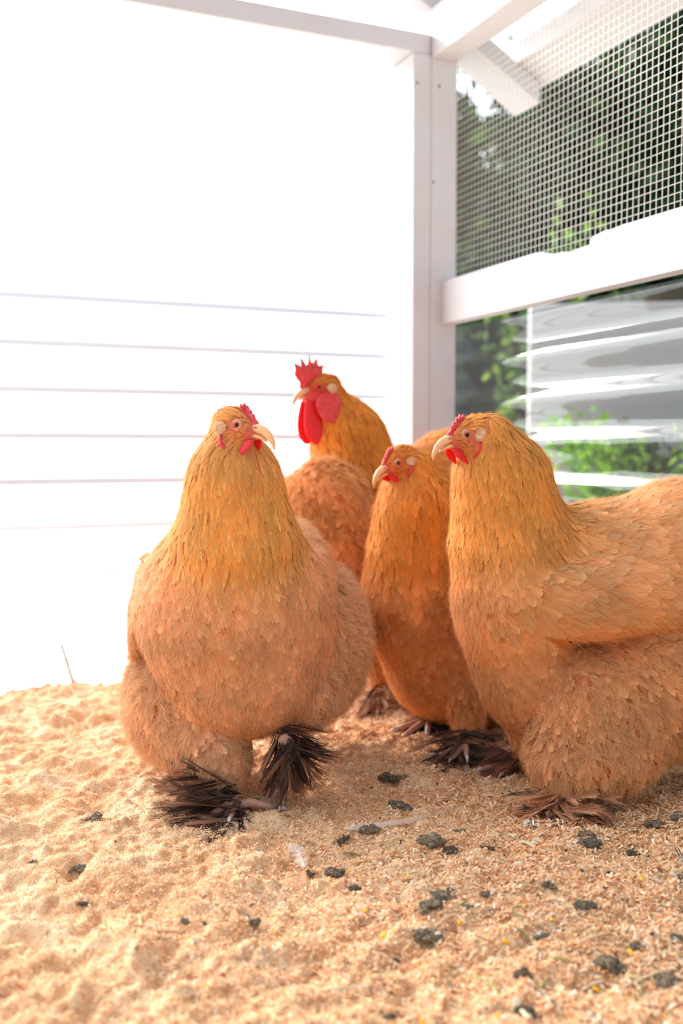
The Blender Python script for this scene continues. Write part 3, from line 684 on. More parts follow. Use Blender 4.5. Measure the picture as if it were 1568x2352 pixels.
def head_frame(px, py, Y, yaw, pitch, roll=0, s=1.0, **kw):
    """yaw 0 = looking at the camera, +90 = looking to image right"""
    a = R(yaw); f = np.array([math.sin(a), -math.cos(a), 0]); left = np.cross([0, 0, 1], f); up = np.array([0, 0, 1.0])
    p = R(pitch); f2 = f * math.cos(p) - up * math.sin(p); up2 = np.cross(f2, left)
    q = R(roll); l3 = left * math.cos(q) + up2 * math.sin(q); u3 = np.cross(f2, l3)
    return dict(R=np.stack([f2, l3, u3], 1), s=s, c=at(px, py, Y), **kw)
def E(B, px, py, Y, rx, ry, rd, kind, flow, roll=0, yaw=0, g='body'):
    m = Y / F; a = R(roll); b = R(yaw)
    Rr = np.array([[math.cos(a), 0, -math.sin(a)], [0, 1, 0], [math.sin(a), 0, math.cos(a)]]).T
    Ry = np.array([[math.cos(b), -math.sin(b), 0], [math.sin(b), math.cos(b), 0], [0, 0, 1]])
    B.add('e', c=at(px, py, Y), r=np.array([rx * m, rd, ry * m]), R=Ry @ Rr, g=g, fk=kind, flow=norm(np.array(flow, float)))
def Cn(B, p, q, ra, rb, kind, flow, g='body'):
    B.add('c', a=at(*p), b=at(*q), ra=ra * p[2] / F, rb=rb * q[2] / F, g=g, fk=kind, flow=norm(np.array(flow, float)))

def foot(root, ankle, g, yaw, spread=1.0, colr=BROWN, tipc=TAN, n_f=60, fl_len=.06, fdir=None, seed=0, dark=.5, toes=True, raised=False, s=1.0, up=.15, fan=1.2, toe_dirs=None):
    """shank, toes with claws, and the feathers that grow from the outer side of a booted foot"""
    r = np.random.default_rng(seed); a = R(yaw); f = np.array([math.sin(a), -math.cos(a), 0.0]); sdv = np.cross([0, 0, 1], f)
    leg = tube('leg', [ankle, ankle * .5 + g * .5, g + np.array([0, 0, .010])], [.0085 * s, .0075 * s, .0085 * s], M_TOE, root)
    loc = np.array(root.location)
    tds = toe_dirs or [(-28, .052), (2, .060), (32, .050), (178, .026)]
    for ang, ln in tds:
        b = R(ang); d = math.cos(b) * f + math.sin(b) * sdv
        if raised: d = norm(d * .5 + np.array([0, 0, -1])); 
        p0 = g + np.array([0, 0, .009]); pts = [p0, p0 + d * ln * .35 * s + [0, 0, .004], p0 + d * ln * .75 * s + [0, 0, 0 if not raised else 0], p0 + d * ln * s + [0, 0, -.003]]
        t = tube('toe', np.array(pts) - loc, [.0056 * s, .0050 * s, .0042 * s, .0034 * s], M_TOE, leg, side=(0, 0, 1))
        e = np.array(pts[-1]); c_ = tube('claw', np.array([e, e + d * .007 * s + [0, 0, .0005], e + d * .014 * s + [0, 0, -.004]]) - loc, [.0035 * s, .0024 * s, .0005 * s], M_CLAW, leg, side=(0, 0, 1), seg=8)
    # foot feathers
    n = int(n_f * 1.7); base = np.where(r.random((n, 1)) < .55, 1, 0)
    P = g + np.array([0, 0, .006]) + (ankle - g) * (r.random((n, 1)) ** 1.5) * .9 + base * (f * .03 * r.random((n, 1)) * s) + r.normal(size=(n, 3)) * .004
    P[:, 2] = np.maximum(P[:, 2], g[2] + .004)
    D = []
    for k in range(n):
        fd = np.array(fdir[k % len(fdir)], float) if fdir is not None else f * .4 + sdv * random.choice([-1, 1])
        D.append(norm(fd) + r.normal(size=3) * .22 * fan * np.array([1, 1, .5]))
    D = norm(np.array(D)); nn = norm(np.cross(D, r.normal(size=(n, 3)) * .5 + np.cross(D, [0, 0, 1.0]) * 1.0)); nn *= np.sign(nn[:, 2:3] + 1e-6)
    ln = fl_len * (.5 + .6 * r.random(n)); wd = ln * .075 + .0012; n = n
    m = (r.random((n, 1)) < dark)
    c0 = np.where(m, DARK, colr) * (.8 + .4 * r.random((n, 1))); c1 = np.where(m, BROWN, tipc) * (.8 + .4 * r.random((n, 1)))
    curl = np.tile(np.array([0, 0, -.25]), (n, 1)) * (1 if not raised else 1) + r.normal(size=(n, 3)) * .12
    v, q, t, cc_, u = feather_mesh(P, D, nn, ln, wd, np.zeros(n), c0, c1, curl=curl, nl=6, strands=26, seed=seed, splay=.32, tipgrow=.30, hairw=.0003)
    if raised: v[:, 1] -= .010
    if not raised:
        gz = ground_z(v[:, 0], v[:, 1]) + .0008; v[:, 2] = np.maximum(v[:, 2], gz)
    ff = mesh_np('foot_feathers', v - 0, [q, t], M_FEATHER, root, col=cc_, uv=u); ff['label'] = 'soiled brown foot feathers' if dark > .3 else 'tan foot feathers'
    return leg

# ---- front hen
def buildA(B):
    d = (0, .05, -1)
    Cn(B, (530, 1002, 1.165), (537, 1100, 1.17), 50, 104, 'neck', (-.05, .05, -1))
    Cn(B, (537, 1100, 1.17), (542, 1225, 1.185), 106, 150, 'neck', d)
    E(B, 538, 1395, 1.235, 232, 232, .118, 'breast', (0, .12, -1))
    E(B, 560, 1530, 1.250, 188, 168, .112, 'breast', (.05, .2, -1))
    E(B, 705, 1470, 1.37, 145, 190, .13, 'fluff', (.5, .3, -.9), g='rear')
    E(B, 640, 1330, 1.36, 130, 150, .12, 'back', (.4, .8, -.3), g='rear')
    E(B, 385, 1600, 1.275, 104, 148, .075, 'fluff', (-.2, .1, -1), g='thigh')
    E(B, 450, 1680, 1.245, 92, 92, .06, 'fluff', (.1, .0, -1), g='thigh')
    Cn(B, (490, 1660, 1.225), (515, 1750, 1.195), 80, 58, 'legfl', (-.05, 0, -1), g='thigh')
    Cn(B, (512, 1755, 1.19), (535, 1835, 1.172), 56, 26, 'legfl', (0, 0, -1), g='thigh')
    E(B, 690, 1585, 1.26, 92, 95, .06, 'fluff', (.2, 0, -1), g='thigh')
    E(B, 735, 1410, 1.30, 40, 155, .07, 'wing', (.1, .35, -1), roll=-4, g='wing')
    E(B, 334, 1410, 1.29, 32, 145, .07, 'wing', (-.1, .35, -1), roll=4, g='wing')
headA = head_frame(546, 982, 1.145, 56, 6, s=1.12, comb=.9)
rootA, BA, _ = make_bird('hen', 'buff hen standing in front, body to the camera and head turned right', 'hen', (at(540, 1866, 1.172)[0], 1.22, 0), buildA, headA, 101, dens=1.15, h=.005, tint=np.array([1, 1.02, 1.06]))
gA = ground(540, 1858)
foot(rootA, at(530, 1790, 1.178), gA, 15, n_f=90, fl_len=.085, fdir=[(-1, -.25, .12), (-1, 0, .25), (-.9, .3, .1), (-.8, -.5, -.1), (-.3, -.4, -.6), (.0, -.3, -1), (-.5, -.5, -.3)], seed=1, dark=.55, toe_dirs=[(-20, .03), (75, .050), (-60, .04), (178, .02)])
gA2 = at(655, 1725, 1.165)
foot(rootA, at(650, 1660, 1.21), gA2, 30, raised=True, n_f=85, fl_len=.058, fdir=[(.9, 0, -.35), (1, .1, -.1), (.5, 0, -1), (.1, 0, -1), (-.25, 0, -1), (.7, 0, -.7), (.2, -.1, -1), (-.4, 0, -.9)], seed=2, dark=.75, fan=.8, toe_dirs=[(-20, .02), (10, .022), (40, .02)])

# ---- hen at the right edge
def buildC(B):
    Cn(B, (1118, 1012, 1.235), (1150, 1100, 1.25), 66, 108, 'neck', (.15, .05, -1))
    Cn(B, (1150, 1100, 1.25), (1170, 1225, 1.26), 110, 145, 'neck', (.1, 0, -1))
    E(B, 1190, 1370, 1.27, 158, 215, .10, 'breast', (.15, .1, -1), roll=-4)
    E(B, 1215, 1540, 1.28, 130, 155, .09, 'breast', (.3, 0, -1), roll=-20)
    E(B, 1400, 1316, 1.285, 235, 172, .10, 'back', (1, .1, -.15), roll=4)
    E(B, 1560, 1286, 1.27, 190, 192, .10, 'back', (1, .1, .0), roll=10)
    E(B, 1500, 1560, 1.27, 230, 190, .10, 'fluff', (.8, .1, -.7), g='rear')
    E(B, 1385, 1640, 1.225, 178, 170, .075, 'fluff', (.35, -.1, -1), g='thigh')
    E(B, 1350, 1745, 1.20, 135, 95, .06, 'fluff', (.1, 0, -1), g='thigh')
    Cn(B, (1225, 1640, 1.30), (1215, 1720, 1.30), 70, 40, 'legfl', (0, 0, -1))
    Cn(B, (1300, 1760, 1.18), (1300, 1850, 1.165), 60, 26, 'legfl', (0, 0, -1), g='thigh')
    E(B, 1370, 1378, 1.195, 240, 98, .040, 'wing', (1, -.05, -.25), roll=-6, g='wing')
    E(B, 1580, 1345, 1.218, 190, 105, .038, 'wing', (1, -.02, -.35), roll=-10, g='wing')
headC = head_frame(1073, 1003, 1.225, -62, 10, s=1.10, comb=.95)
rootC, BC, _ = make_bird('hen', 'buff hen at the right edge, side on and facing left with folded wing', 'hen', (at(1300, 1880, 1.152)[0], 1.25, 0), buildC, headC, 202, dens=1.0, h=.006, tint=np.array([1, .93, .80]))
foot(rootC, at(1300, 1825, 1.168), ground(1300, 1866), -40, n_f=120, toe_dirs=[(-28, .026), (2, .030), (32, .026)], fl_len=.058, fdir=[(-1, -.4, .1), (-.8, -.6, -.1), (-.2, -.8, -.5), (.3, -.7, -.3), (-.5, -.6, -.2), (.5, -.5, .1)], colr=lin(204, 140, 102), tipc=lin(240, 184, 142), seed=3, dark=.15)
foot(rootC, at(1205, 1725, 1.30), ground(1205, 1770), -75, n_f=36, fl_len=.045, fdir=[(-1, -.3, .05), (-.6, -.6, -.1), (-.9, 0, .1)], colr=lin(150, 100, 78), tipc=lin(190, 134, 104), seed=4, dark=.3)

# ---- middle hen
def buildB(B):
    Cn(B, (950, 1080, 1.44), (955, 1160, 1.445), 55, 86, 'neck', (.05, 0, -1))
    Cn(B, (955, 1160, 1.445), (950, 1250, 1.46), 88, 110, 'neck', (0, 0, -1))
    E(B, 960, 1375, 1.49, 136, 180, .10, 'breast', (.1, .1, -1), roll=-3)
    E(B, 1010, 1515, 1.51, 132, 148, .10, 'breast', (.3, .1, -1), roll=-18)
    E(B, 1110, 1400, 1.62, 150, 180, .12, 'back', (1, .4, -.1), g='rear')
    E(B, 1110, 1540, 1.56, 110, 120, .10, 'fluff', (.6, .1, -1), g='rear')
    Cn(B, (1065, 1590, 1.44), (1080, 1690, 1.40), 66, 32, 'legfl', (0, 0, -1), g='thigh')
    Cn(B, (1010, 1590, 1.53), (1000, 1650, 1.52), 55, 28, 'legfl', (0, 0, -1), g='thigh')
headB = head_frame(912, 1063, 1.42, -52, 20, s=1.06, comb=.85, wattle=.7)
OR = np.array([1.0, .82, .58])
rootB, BB, _ = make_bird('hen', 'buff hen in the middle with lowered beak, between the front and right hens', 'hen', (at(1020, 1720, 1.45)[0], 1.48, 0), buildB, headB, 303, dens=.8, h=.006, tint=OR)
foot(rootB, at(1075, 1680, 1.40), ground(1068, 1738), -35, n_f=90, toe_dirs=[(-28, .032), (2, .036), (32, .028)], fl_len=.055, fdir=[(-1, -.3, .1), (-.3, -.8, -.3), (.7, -.5, 0), (1, -.1, .1), (-.6, -.6, -.2), (.4, -.6, -.3)], seed=5, dark=.55)
foot(rootB, at(1000, 1630, 1.52), ground(985, 1668), -40, n_f=70, fl_len=.05, fdir=[(-.8, -.3, -.4), (-.3, -.6, -.6), (.4, -.5, -.4), (.8, -.2, -.1), (-.2, -.5, -.9)], seed=6, dark=.6)

# ---- rooster behind
def buildD(B):
    Cn(B, (768, 915, 1.70), (798, 1005, 1.72), 36, 86, 'neck', (.3, 0, -1))
    Cn(B, (798, 1005, 1.72), (820, 1100, 1.73), 86, 112, 'neck', (.3, 0, -1))
    E(B, 850, 1190, 1.75, 150, 150, .085, 'breast', (.5, .1, -1))
    E(B, 880, 1330, 1.76, 130, 150, .09, 'breast', (.5, .1, -1))
    E(B, 960, 1190, 1.78, 160, 150, .09, 'back', (1, .1, -.4))
    E(B, 1040, 1075, 1.78, 110, 92, .06, 'back', (1, .1, -.5), roll=8)
    E(B, 920, 1440, 1.76, 90, 80, .07, 'fluff', (.2, 0, -1))
    Cn(B, (930, 1470, 1.75), (932, 1560, 1.74), 44, 24, 'legfl', (0, 0, -1))
headD = head_frame(737, 893, 1.68, -62, 12, s=1.17, rooster=True, lid=M_COMB, skin=lin(200, 60, 60))
RU = np.array([.98, .76, .42])
rootD, BD, _ = make_bird('rooster', 'rooster with tall red comb and long red wattles behind the hens', 'rooster', (at(932, 1620, 1.74)[0], 1.75, 0), buildD, headD, 404, dens=.6, h=.007, tint=RU)
foot(rootD, at(930, 1560, 1.74), ground(925, 1612), -40, n_f=40, fl_len=.045, fdir=[(-1, -.3, 0), (-.4, -.6, -.3), (.5, -.5, 0)], seed=9, dark=.4)

# ---- hen with lowered head, mostly hidden behind the front hen
def buildE(B):
    E(B, 745, 1180, 1.60, 112, 128, .055, 'fluff', (.5, 0, -1))
    E(B, 775, 1320, 1.60, 95, 140, .060, 'breast', (.5, 0, -1))
    E(B, 850, 1430, 1.61, 60, 90, .05, 'fluff', (.3, 0, -1))
    Cn(B, (690, 1230, 1.60), (625, 1320, 1.60), 80, 40, 'neck', (-.8, 0, -1))
    Cn(B, (868, 1480, 1.615), (872, 1570, 1.62), 40, 24, 'legfl', (0, 0, -1))
headE = head_frame(600, 1345, 1.60, -85, 45, s=1.0)
rootE, BE, _ = make_bird('hen', 'buff hen with its head hidden behind the front hen, fluffy rump below the rooster wattles', 'hen', (at(872, 1632, 1.62)[0], 1.61, 0), buildE, headE, 505, dens=.8, h=.006, tint=np.array([1, .84, .62]))
foot(rootE, at(872, 1560, 1.62), ground(872, 1632), -40, n_f=60, fl_len=.05, fdir=[(-1, -.3, 0), (-.4, -.6, -.3), (.5, -.5, 0), (.9, 0, .1)], colr=lin(216, 170, 136), tipc=lin(250, 215, 180), seed=7, dark=.12, toe_dirs=[(-28, .03), (2, .035), (32, .03)])

# ------------------------------------------------------------------ droppings, corn, seeds, straw and feathers lying on the litter
DGREY = lin(122, 106, 86); DDARK = lin(88, 74, 58); DWHITE = lin(225, 215, 205)
def dropping(px, py, w_, label, shape=1.0, colour=DGREY, parts=None, group=None, white=0, ht=.6):
    g = ground(px, py); rr = np.random.default_rng(int(px * 7 + py)); m = g[1] / F; r0 = w_ * m / 2
    n = parts or max(7, int(9 * shape)); V, T, Q, Cc, k = [], [], [], [], 0
    for i in range(n):
        a = r0 * (.26 + .22 * rr.random())
        off = np.array([(i / (n - 1) - .5) * 2 * (r0 - a) , rr.normal() * r0 * .42 * (1.25 - .4 * shape), rr.random() * a * .5])
        P, t, q = uvsphere(None, g + off + [0, 0, a * .25 + rr.random() * a * .3], (a * (.8 + .4 * rr.random()), a * (.7 + .4 * rr.random()), a * ht * (.8 + .5 * rr.random())), None, seg=14, rings=9, jit=.24, rs=rr)
        V.append(P); T += [[x + k for x in f] for f in t]; Q += [[x + k for x in f] for f in q]; k += len(P)
        c = colour if rr.random() > white else DWHITE
        Cc.append(np.clip(c * (.6 + .8 * rr.random((len(P), 1))) + (rr.random((len(P), 1)) < .10) * lin(200, 160, 120) * .5, 0, 1))
    o = mesh_np('dropping', np.concatenate(V), [np.array(T), np.array(Q)], M_DROP, col=np.concatenate(Cc), smooth=False)
    tag(o, label, 'dropping', group)
DR = [(215, 1885, 42, 'dark dropping at far left, left of the front hen foot', 1), (180, 1988, 42, 'dark crumbly dropping at the left, below and left of another one', 1),
 (75, 1982, 22, 'small grey dropping near the left edge of the photo', 1), (190, 2085, 26, 'small half-white dropping on the left side of the litter', 1),
 (580, 2122, 36, 'dark green dropping alone in the lower left centre', 1), (892, 1800, 46, 'dark dropping farthest back, between the front and middle hens feet', 1),
 (922, 1787, 24, 'small grey dropping touching the farthest back one', 1), (920, 1857, 50, 'large smooth dark dropping below the farthest back one', 1),
 (848, 1921, 48, 'long thin dropping beside the pale lying feather', 2), (788, 1940, 30, 'round brown dropping left of the pale lying feather end', 1),
 (990, 1941, 66, 'wide crumbled dropping right of the pale lying feather', 2), (1028, 1961, 46, 'grey dropping just below the wide crumbled one', 1.4),
 (1055, 1915, 28, 'small brown dropping above the wide crumbled one', 1), (1120, 1938, 34, 'thin dark dropping in front of the right hen feet, left of its toes', 1.6),
 (1220, 1899, 36, 'black and white dropping at the right hen foot feathers', 1), (1346, 1921, 38, 'flat grey dropping in front of the right hen foot', 1.6),
 (1350, 1946, 66, 'long pale and dark dropping in front of the right hen', 2), (1452, 1966, 36, 'thin grey dropping near the right edge below the hen shadow', 1.5),
 (1258, 2029, 32, 'compact round dark dropping alone right of centre', 1), (1020, 2055, 58, 'large grey crumbled patch of dropping behind the black seed', 1.4),
 (985, 2090, 54, 'grey crumbled dropping under the black seed', 1.4), (1075, 2090, 30, 'small pale grey dropping right of the black seed', 1),
 (1112, 2056, 28, 'small brown dropping right of the large crumbled patch', 1), (768, 2012, 46, 'dark dropping right of the white downy feather, lower one', 1.5),
 (712, 2010, 24, 'small round dropping touching the white downy feather', 1), (815, 2048, 30, 'thin dropping at the lower end of the downy feather cluster', 1.5),
 (738, 1986, 20, 'tiny green-grey dropping above the downy feather cluster', 1), (985, 2171, 78, 'long log shaped dropping with a pale wood chip on it', 2),
 (906, 2173, 24, 'small round dropping left of the log shaped one', 1), (1245, 2151, 36, 'grey dropping with a white cap in the lower right centre', 1),
 (1460, 2167, 44, 'blocky dark green dropping above an orange shaving', 1), (1200, 2245, 46, 'tall green-grey dropping near the bottom right centre', 1),
 (1395, 2205, 62, 'wide brown crumbled dropping at the lower right', 1.5), (1340, 2088, 58, 'brown crumbled dropping beside two corn grains', 1.5),
 (1420, 2248, 38, 'dark dropping behind a thick straw piece at the lower right', 1.5), (1530, 2262, 62, 'large grey dropping at the lower right edge', 1.6),
 (888, 2338, 40, 'dark dropping cut by the bottom edge of the photo', 1), (1200, 2335, 60, 'dark flat dropping at the bottom edge right of centre', 1.6),
 (660, 1893, 11, 'tiny dark crumb of dropping right of the front hen toe', 1), (1392, 1873, 46, 'black dropping in the shade behind the right hen foot', 1.3),
 (1500, 1893, 44, 'dark dropping in the shade at the right', 1.3), (1555, 1880, 34, 'dark dropping at the right edge in shade', 1),
 (1560, 2010, 34, 'dark dropping cut by the right edge at mid litter', 1), (1555, 2155, 30, 'dark dropping at the right edge above the straw pile', 1), (425, 2118, 22, 'pair of tiny dark crumbs at the lower left centre', 1), (472, 2122, 16, 'tiny dark crumb beside a short straw at the lower left', 1)]
for (px, py, w_, lb, sh) in DR:
    col_ = {0: DGREY, 1: DDARK, 2: lin(104, 94, 78)}[int(px + py) % 3]
    dropping(px, py, w_ * 1.08, lb, sh, col_, white=.3 if any(q in lb for q in ('half-white', 'black and white', 'white cap', 'long pale and dark')) else .0)
# corn: small wedge grains
def corn(px, py, w_, label, yaw):
    g = ground(px, py); m = g[1] / F; r0 = w_ * m / 2
    out = [(-1, -.45), (-.7, -.8), (.3, -.95), (.95, -.6), (1.05, 0), (.95, .6), (.3, .95), (-.7, .8), (-1, .45)]
    a = R(yaw); o = slab('corn_grain', [(x * r0, y * r0 * .8) for x, y in out], r0 * .9, M_CORN, None, (g + [0, 0, r0 * .45], np.array([math.cos(a), math.sin(a) * .8, .35]), np.array([-math.sin(a), math.cos(a), .15]), np.array([-.2, -.1, 1.0])))
    tag(o, label, 'corn')
for i, (px, py, w_, lb) in enumerate([(836, 2097, 15, 'yellow corn grain left of the crumbled grey patch'), (882, 2153, 22, 'yellow and white corn grain above the log shaped dropping'), (1267, 2115, 15, 'square yellow corn grain in the lower right centre'),
 (1202, 2080, 14, 'yellow corn grain right of the green straw bits'), (1312, 2081, 15, 'left corn grain of the two behind the brown crumbled dropping'), (1338, 2073, 15, 'right corn grain of the two behind the brown crumbled dropping'),
 (1469, 2023, 20, 'corn grain near the right edge at mid litter'), (1449, 2194, 24, 'bright corn grain below the blocky green dropping'), (1163, 2176, 22, 'pale yellow corn grain below the green straw stalk'), (1056, 2121, 17, 'corn grain under the curled orange feather'),
 (989, 1990, 13, 'small corn grain below the wide crumbled dropping'), (936, 2018, 16, 'half hidden corn grain on a brown husk'), (824, 2016, 11, 'tiny corn grain right of the lower dark dropping'), (1368, 2278, 24, 'blurred corn grain beside the pale wood strip'), (1140, 2320, 22, 'blurred corn grain near the bottom centre right'),
 (972, 2345, 20, 'corn grain cut by the bottom edge'), (1520, 2340, 24, 'blurred corn grain at the bottom right corner'), (1546, 2255, 20, 'corn grain at the right edge by the straw pile'), (1026, 2228, 15, 'dull corn grain in the lower centre')]):
    corn(px, py, w_, lb, (i * 67) % 180)
def seed_(px, py, ln, yaw, tilt, label):
    g = ground(px, py); m = g[1] / F; a = R(yaw); b = R(tilt); f = np.array([math.cos(a) * math.cos(b), math.sin(a) * math.cos(b), math.sin(b)])
    L_ = ln * m; o = tube('sunflower_seed', [g + [0, 0, .004] + f * L_ * t for t in (-.5, -.35, 0, .3, .5)], [L_ * .05, (L_ * .17, L_ * .11), (L_ * .22, L_ * .13), (L_ * .15, L_ * .1), L_ * .02], M_SEED, None)
    tag(o, label, 'seed')
seed_(1010, 2086, 34, 100, 60, 'black sunflower seed standing on the crumbled grey patch'); seed_(1397, 2014, 18, 10, 10, 'small black seed right of the compact round dropping'); seed_(1335, 2008, 14, 120, 10, 'tiny black seed between the round dropping and right edge'); seed_(1497, 2158, 16, 20, 5, 'black seed beside the orange shaving end')
STR = [lin(232, 204, 150), lin(244, 226, 190), lin(170, 160, 96), lin(214, 150, 90), lin(150, 140, 80)]
def straw(x0, y0, x1, y1, wpx, ci, label, name='straw_stalk', cat='straw', lift=.002):
    a = ground(x0, y0); b = ground(x1, y1); a = a + [0, 0, lift]; b = b + [0, 0, lift + .001]; mid = (a + b) / 2 + [0, 0, .0015]
    d = norm(b - a); sd = norm(np.cross(d, [0, 0, 1])); wd = wpx * a[1] / F / 2; P = []
    for p, k in ((a, .8), (a * .6 + b * .4 + [0, 0, .0015], 1), (b, .75)):
        P += [p - sd * wd * k, p - sd * wd * .5 * k + [0, 0, wd * .7], p + sd * wd * .5 * k + [0, 0, wd * .7], p + sd * wd * k, p + [0, 0, -wd * .3]]
    i = np.arange(5); j = (i + 1) % 5; Q = np.concatenate([np.stack([k * 5 + i, k * 5 + j, k * 5 + 5 + j, k * 5 + 5 + i], 1) for k in range(2)])
    rr = np.random.default_rng(x0 + y0); c = STR[ci] * (.85 + .3 * rr.random((15, 1)))
    o = mesh_np(name, P, [Q, np.array([[4, 3, 2, 1, 0], [10, 11, 12, 13, 14]])], M_STRAW, col=c, smooth=False); tag(o, label, cat)
for s_ in [(918, 1938, 940, 1908, 8, 0, 'tan straw stalk below the pale lying feather'), (932, 1980, 938, 2008, 7, 0, 'short upright tan straw below left of the wide crumbled dropping'),
 (1196, 1938, 1228, 1952, 10, 1, 'pale thick straw piece in front of the right hen toes'), (1037, 2092, 1078, 2106, 6, 2, 'green straw stalk right of the black seed'), (1040, 2092, 1072, 2076, 7, 2, 'olive straw leaning over the green stalk'),
 (1182, 2150, 1215, 2166, 9, 4, 'short green stalk in the lower right centre'), (1088, 2248, 1146, 2284, 9, 2, 'long green stalk near the bottom centre'), (1240, 2278, 1258, 2256, 8, 2, 'short green stalk right of the long green one'),
 (1436, 2250, 1475, 2272, 15, 0, 'thick cream straw piece at the lower right'), (1456, 2244, 1512, 2256, 6, 1, 'thin pale straw lying above the thick cream one'), (1335, 2280, 1382, 2262, 9, 1, 'pale straw strip beside the blurred corn grain'),
 (1540, 2195, 1568, 2225, 7, 1, 'pale straw cut by the right edge'), (1366, 2008, 1458, 2012, 5, 0, 'long thin straw lying level right of the round dropping'), (1260, 2100, 1284, 2101, 5, 1, 'short pale straw above the square corn grain'),
 (960, 2045, 998, 2050, 7, 1, 'cream sliver behind the crumbled grey patch'), (880, 2015, 900, 2012, 7, 1, 'cream sliver left of the brown husk'), (712, 2285, 850, 2255 + 20, 7, 1, 'long pale stalk near the bottom left of centre'),
 (1076, 2210, 1096, 2190, 6, 1, 'bent pale straw upper half, lower centre'), (1076, 2212, 1080, 2222, 6, 1, 'bent pale straw lower half, lower centre'), (840, 2258, 910, 2254, 7, 0, 'tan stalk lying level near the bottom centre'),
 (1030, 2218, 1048, 2238, 8, 2, 'olive straw piece in the bottom centre'), (1270, 2205, 1298, 2214, 10, 4, 'green-brown stalk behind the wide brown dropping'), (1330, 2170, 1400, 2150, 7, 0, 'tan stalk left of the blocky green dropping'),
 (320, 2108, 324, 2132, 7, 0, 'short straw standing in the lower left'), (226, 2135, 244, 2140, 9, 0, 'short tan straw at the lower left'), (475, 2142, 488, 2130, 6, 1, 'short pale straw beside the tiny dark crumb'),
 (788, 1962, 828, 1972, 6, 4, 'thin green stalk above the downy feather cluster'), (1175, 2096, 1198, 2088, 6, 4, 'upper of two short green bits left of the square corn grain'), (1176, 2106, 1200, 2116, 6, 4, 'lower of two short green bits left of the square corn grain'),
 (1468, 2300, 1476, 2250, 5, 2, 'thin green blade standing at the lower right'), (1290, 2052, 1330, 2058, 4, 0, 'thin tan stalk right of the round dropping'), (1190, 2325, 1214, 2348, 12, 1, 'cream chip near the bottom edge right of centre'), (1470, 2190, 1535, 2172, 9, 3, 'orange wood shaving right of the blocky green dropping'),
 (1312, 2185, 1392, 2172, 6, 3, 'thin orange shaving in the lower right'), (1420, 2060, 1450, 2072, 4, 1, 'hair thin pale straw near the right edge'), (1350, 1950, 1384, 1938, 6, 0, 'thin straw on the long pale dropping'), (1270, 2015, 1290, 2030, 5, 3, 'brown sliver right of the round dropping'), (810, 1990, 880, 1985, 7, 3, 'reddish brown shaving left of centre'), (1355, 2115, 1390, 2150, 6, 3, 'brown splinter in the brown crumbled dropping')]:
    straw(*s_)
M_CHIPS = [pmat('cream_chip', lin(244, 224, 192), .7), pmat('brown_chip', lin(180, 120, 78), .7)]
for (px, py, w_, h_, lb, ci) in [(1002, 2160, 24, 30, 'pale wood chip standing on the log shaped dropping', 0), (1185, 2312, 24, 44, 'large blurred cream wood chip at the bottom right centre', 0), (1190, 1986, 26, 12, 'round pale flake left of the round dropping', 0), (945, 2036, 12, 18, 'small upright cream chip by the brown husk', 0), (1232, 1922, 26, 10, 'flat pale flake under the black and white dropping', 0), (1040, 2137, 20, 26, 'torn brown chip under the curled orange feather', 1), (934, 2025, 28, 9, 'brown husk under the half hidden corn grain', 1)]:
    g = ground(px, py + h_ / 2); m = g[1] / F
    pts = [(-.45, 0), (.4, .05), (.5, .55), (.35, 1), (-.2, .95), (-.5, .5)]
    tag(slab('wood_chip', [(x * w_ * m, y * h_ * m) for x, y in pts], .0014, M_CHIPS[ci], None, (g + [0, 0, .001], norm(np.array([1, .1, 0])), norm(np.array([.1, .55, .75])), norm(np.array([0, -.8, .55])))), lb, 'wood chip')
def loose_feather(pts2, wpx, label, c0, c1, strands=60, vane=True, seed=0, rise=.004):
    P = np.array([ground(*p) for p in pts2]); P[:, 2] += rise; n = 12
    t = np.linspace(0, 1, len(P)); tt = np.linspace(0, 1, n); S = np.stack([np.interp(tt, t, P[:, i]) for i in range(3)], 1)
    S[1:-1] = (S[:-2] + S[1:-1] * 2 + S[2:]) / 4
    m = P[0, 1] / F; tan = norm(np.gradient(S, axis=0)); up = norm(np.array([0, -.5, .8])); sd = norm(np.cross(tan, up)); r = np.random.default_rng(seed)
    parts = []
    k = 230 if not vane else 520
    f = r.random(k); j = (f * (n - 1)).astype(int); fr = (f * (n - 1) - j)[:, None]; A = S[j] * (1 - fr) + S[j + 1] * fr
    sg = np.where(r.random(k) < .5, -1, 1)[:, None]; w0 = wpx * m * np.interp(f, [0, .2, .6, 1], [.5, 1, .9, .4])[:, None]
    D = norm(tan[j] * (1.1 if vane else .7) + sd[j] * sg * 1.0 + r.normal(size=(k, 3)) * (.05 if vane else .35)); e = A + D * w0 * (.8 + .3 * r.random((k, 1))); mid = (A + e) / 2 + np.array([0, 0, 1]) * w0 * .06
    s2 = norm(np.cross(D, up)) * (.00035 if vane else .00018)
    V = np.stack([A - s2, A + s2, mid - s2, mid + s2, e], 1).reshape(-1, 3); V[:, 2] = np.maximum(V[:, 2], ground_z(V[:, 0], V[:, 1]) + .0006)
    b = (np.arange(k) * 5)[:, None]; C = (c0 * (1 - f[:, None]) + c1 * f[:, None])[:, None, :].repeat(5, 1).reshape(-1, 3)
    root = empty('feather', P[0]); tag(root, label, 'feather')
    mesh_np('vane', V, [b + [0, 1, 3, 2], b + [2, 3, 4]], M_FEATHER, root, col=C, uv=np.tile([0, .5], (len(V), 1)))
    tube('quill', S, [.0006] * n, M_CLAW, root, seg=6)
WHT = lin(252, 240, 226)
loose_feather([(790, 1912), (850, 1906), (920, 1897), (990, 1880)], 16, 'long pale feather lying flat in the centre of the litter', WHT, lin(244, 200, 160), seed=1)
loose_feather([(700, 2010), (688, 1975), (665, 1958)], 24, 'white downy feather curling upright left of centre', WHT, WHT, vane=False, seed=2, rise=.008)
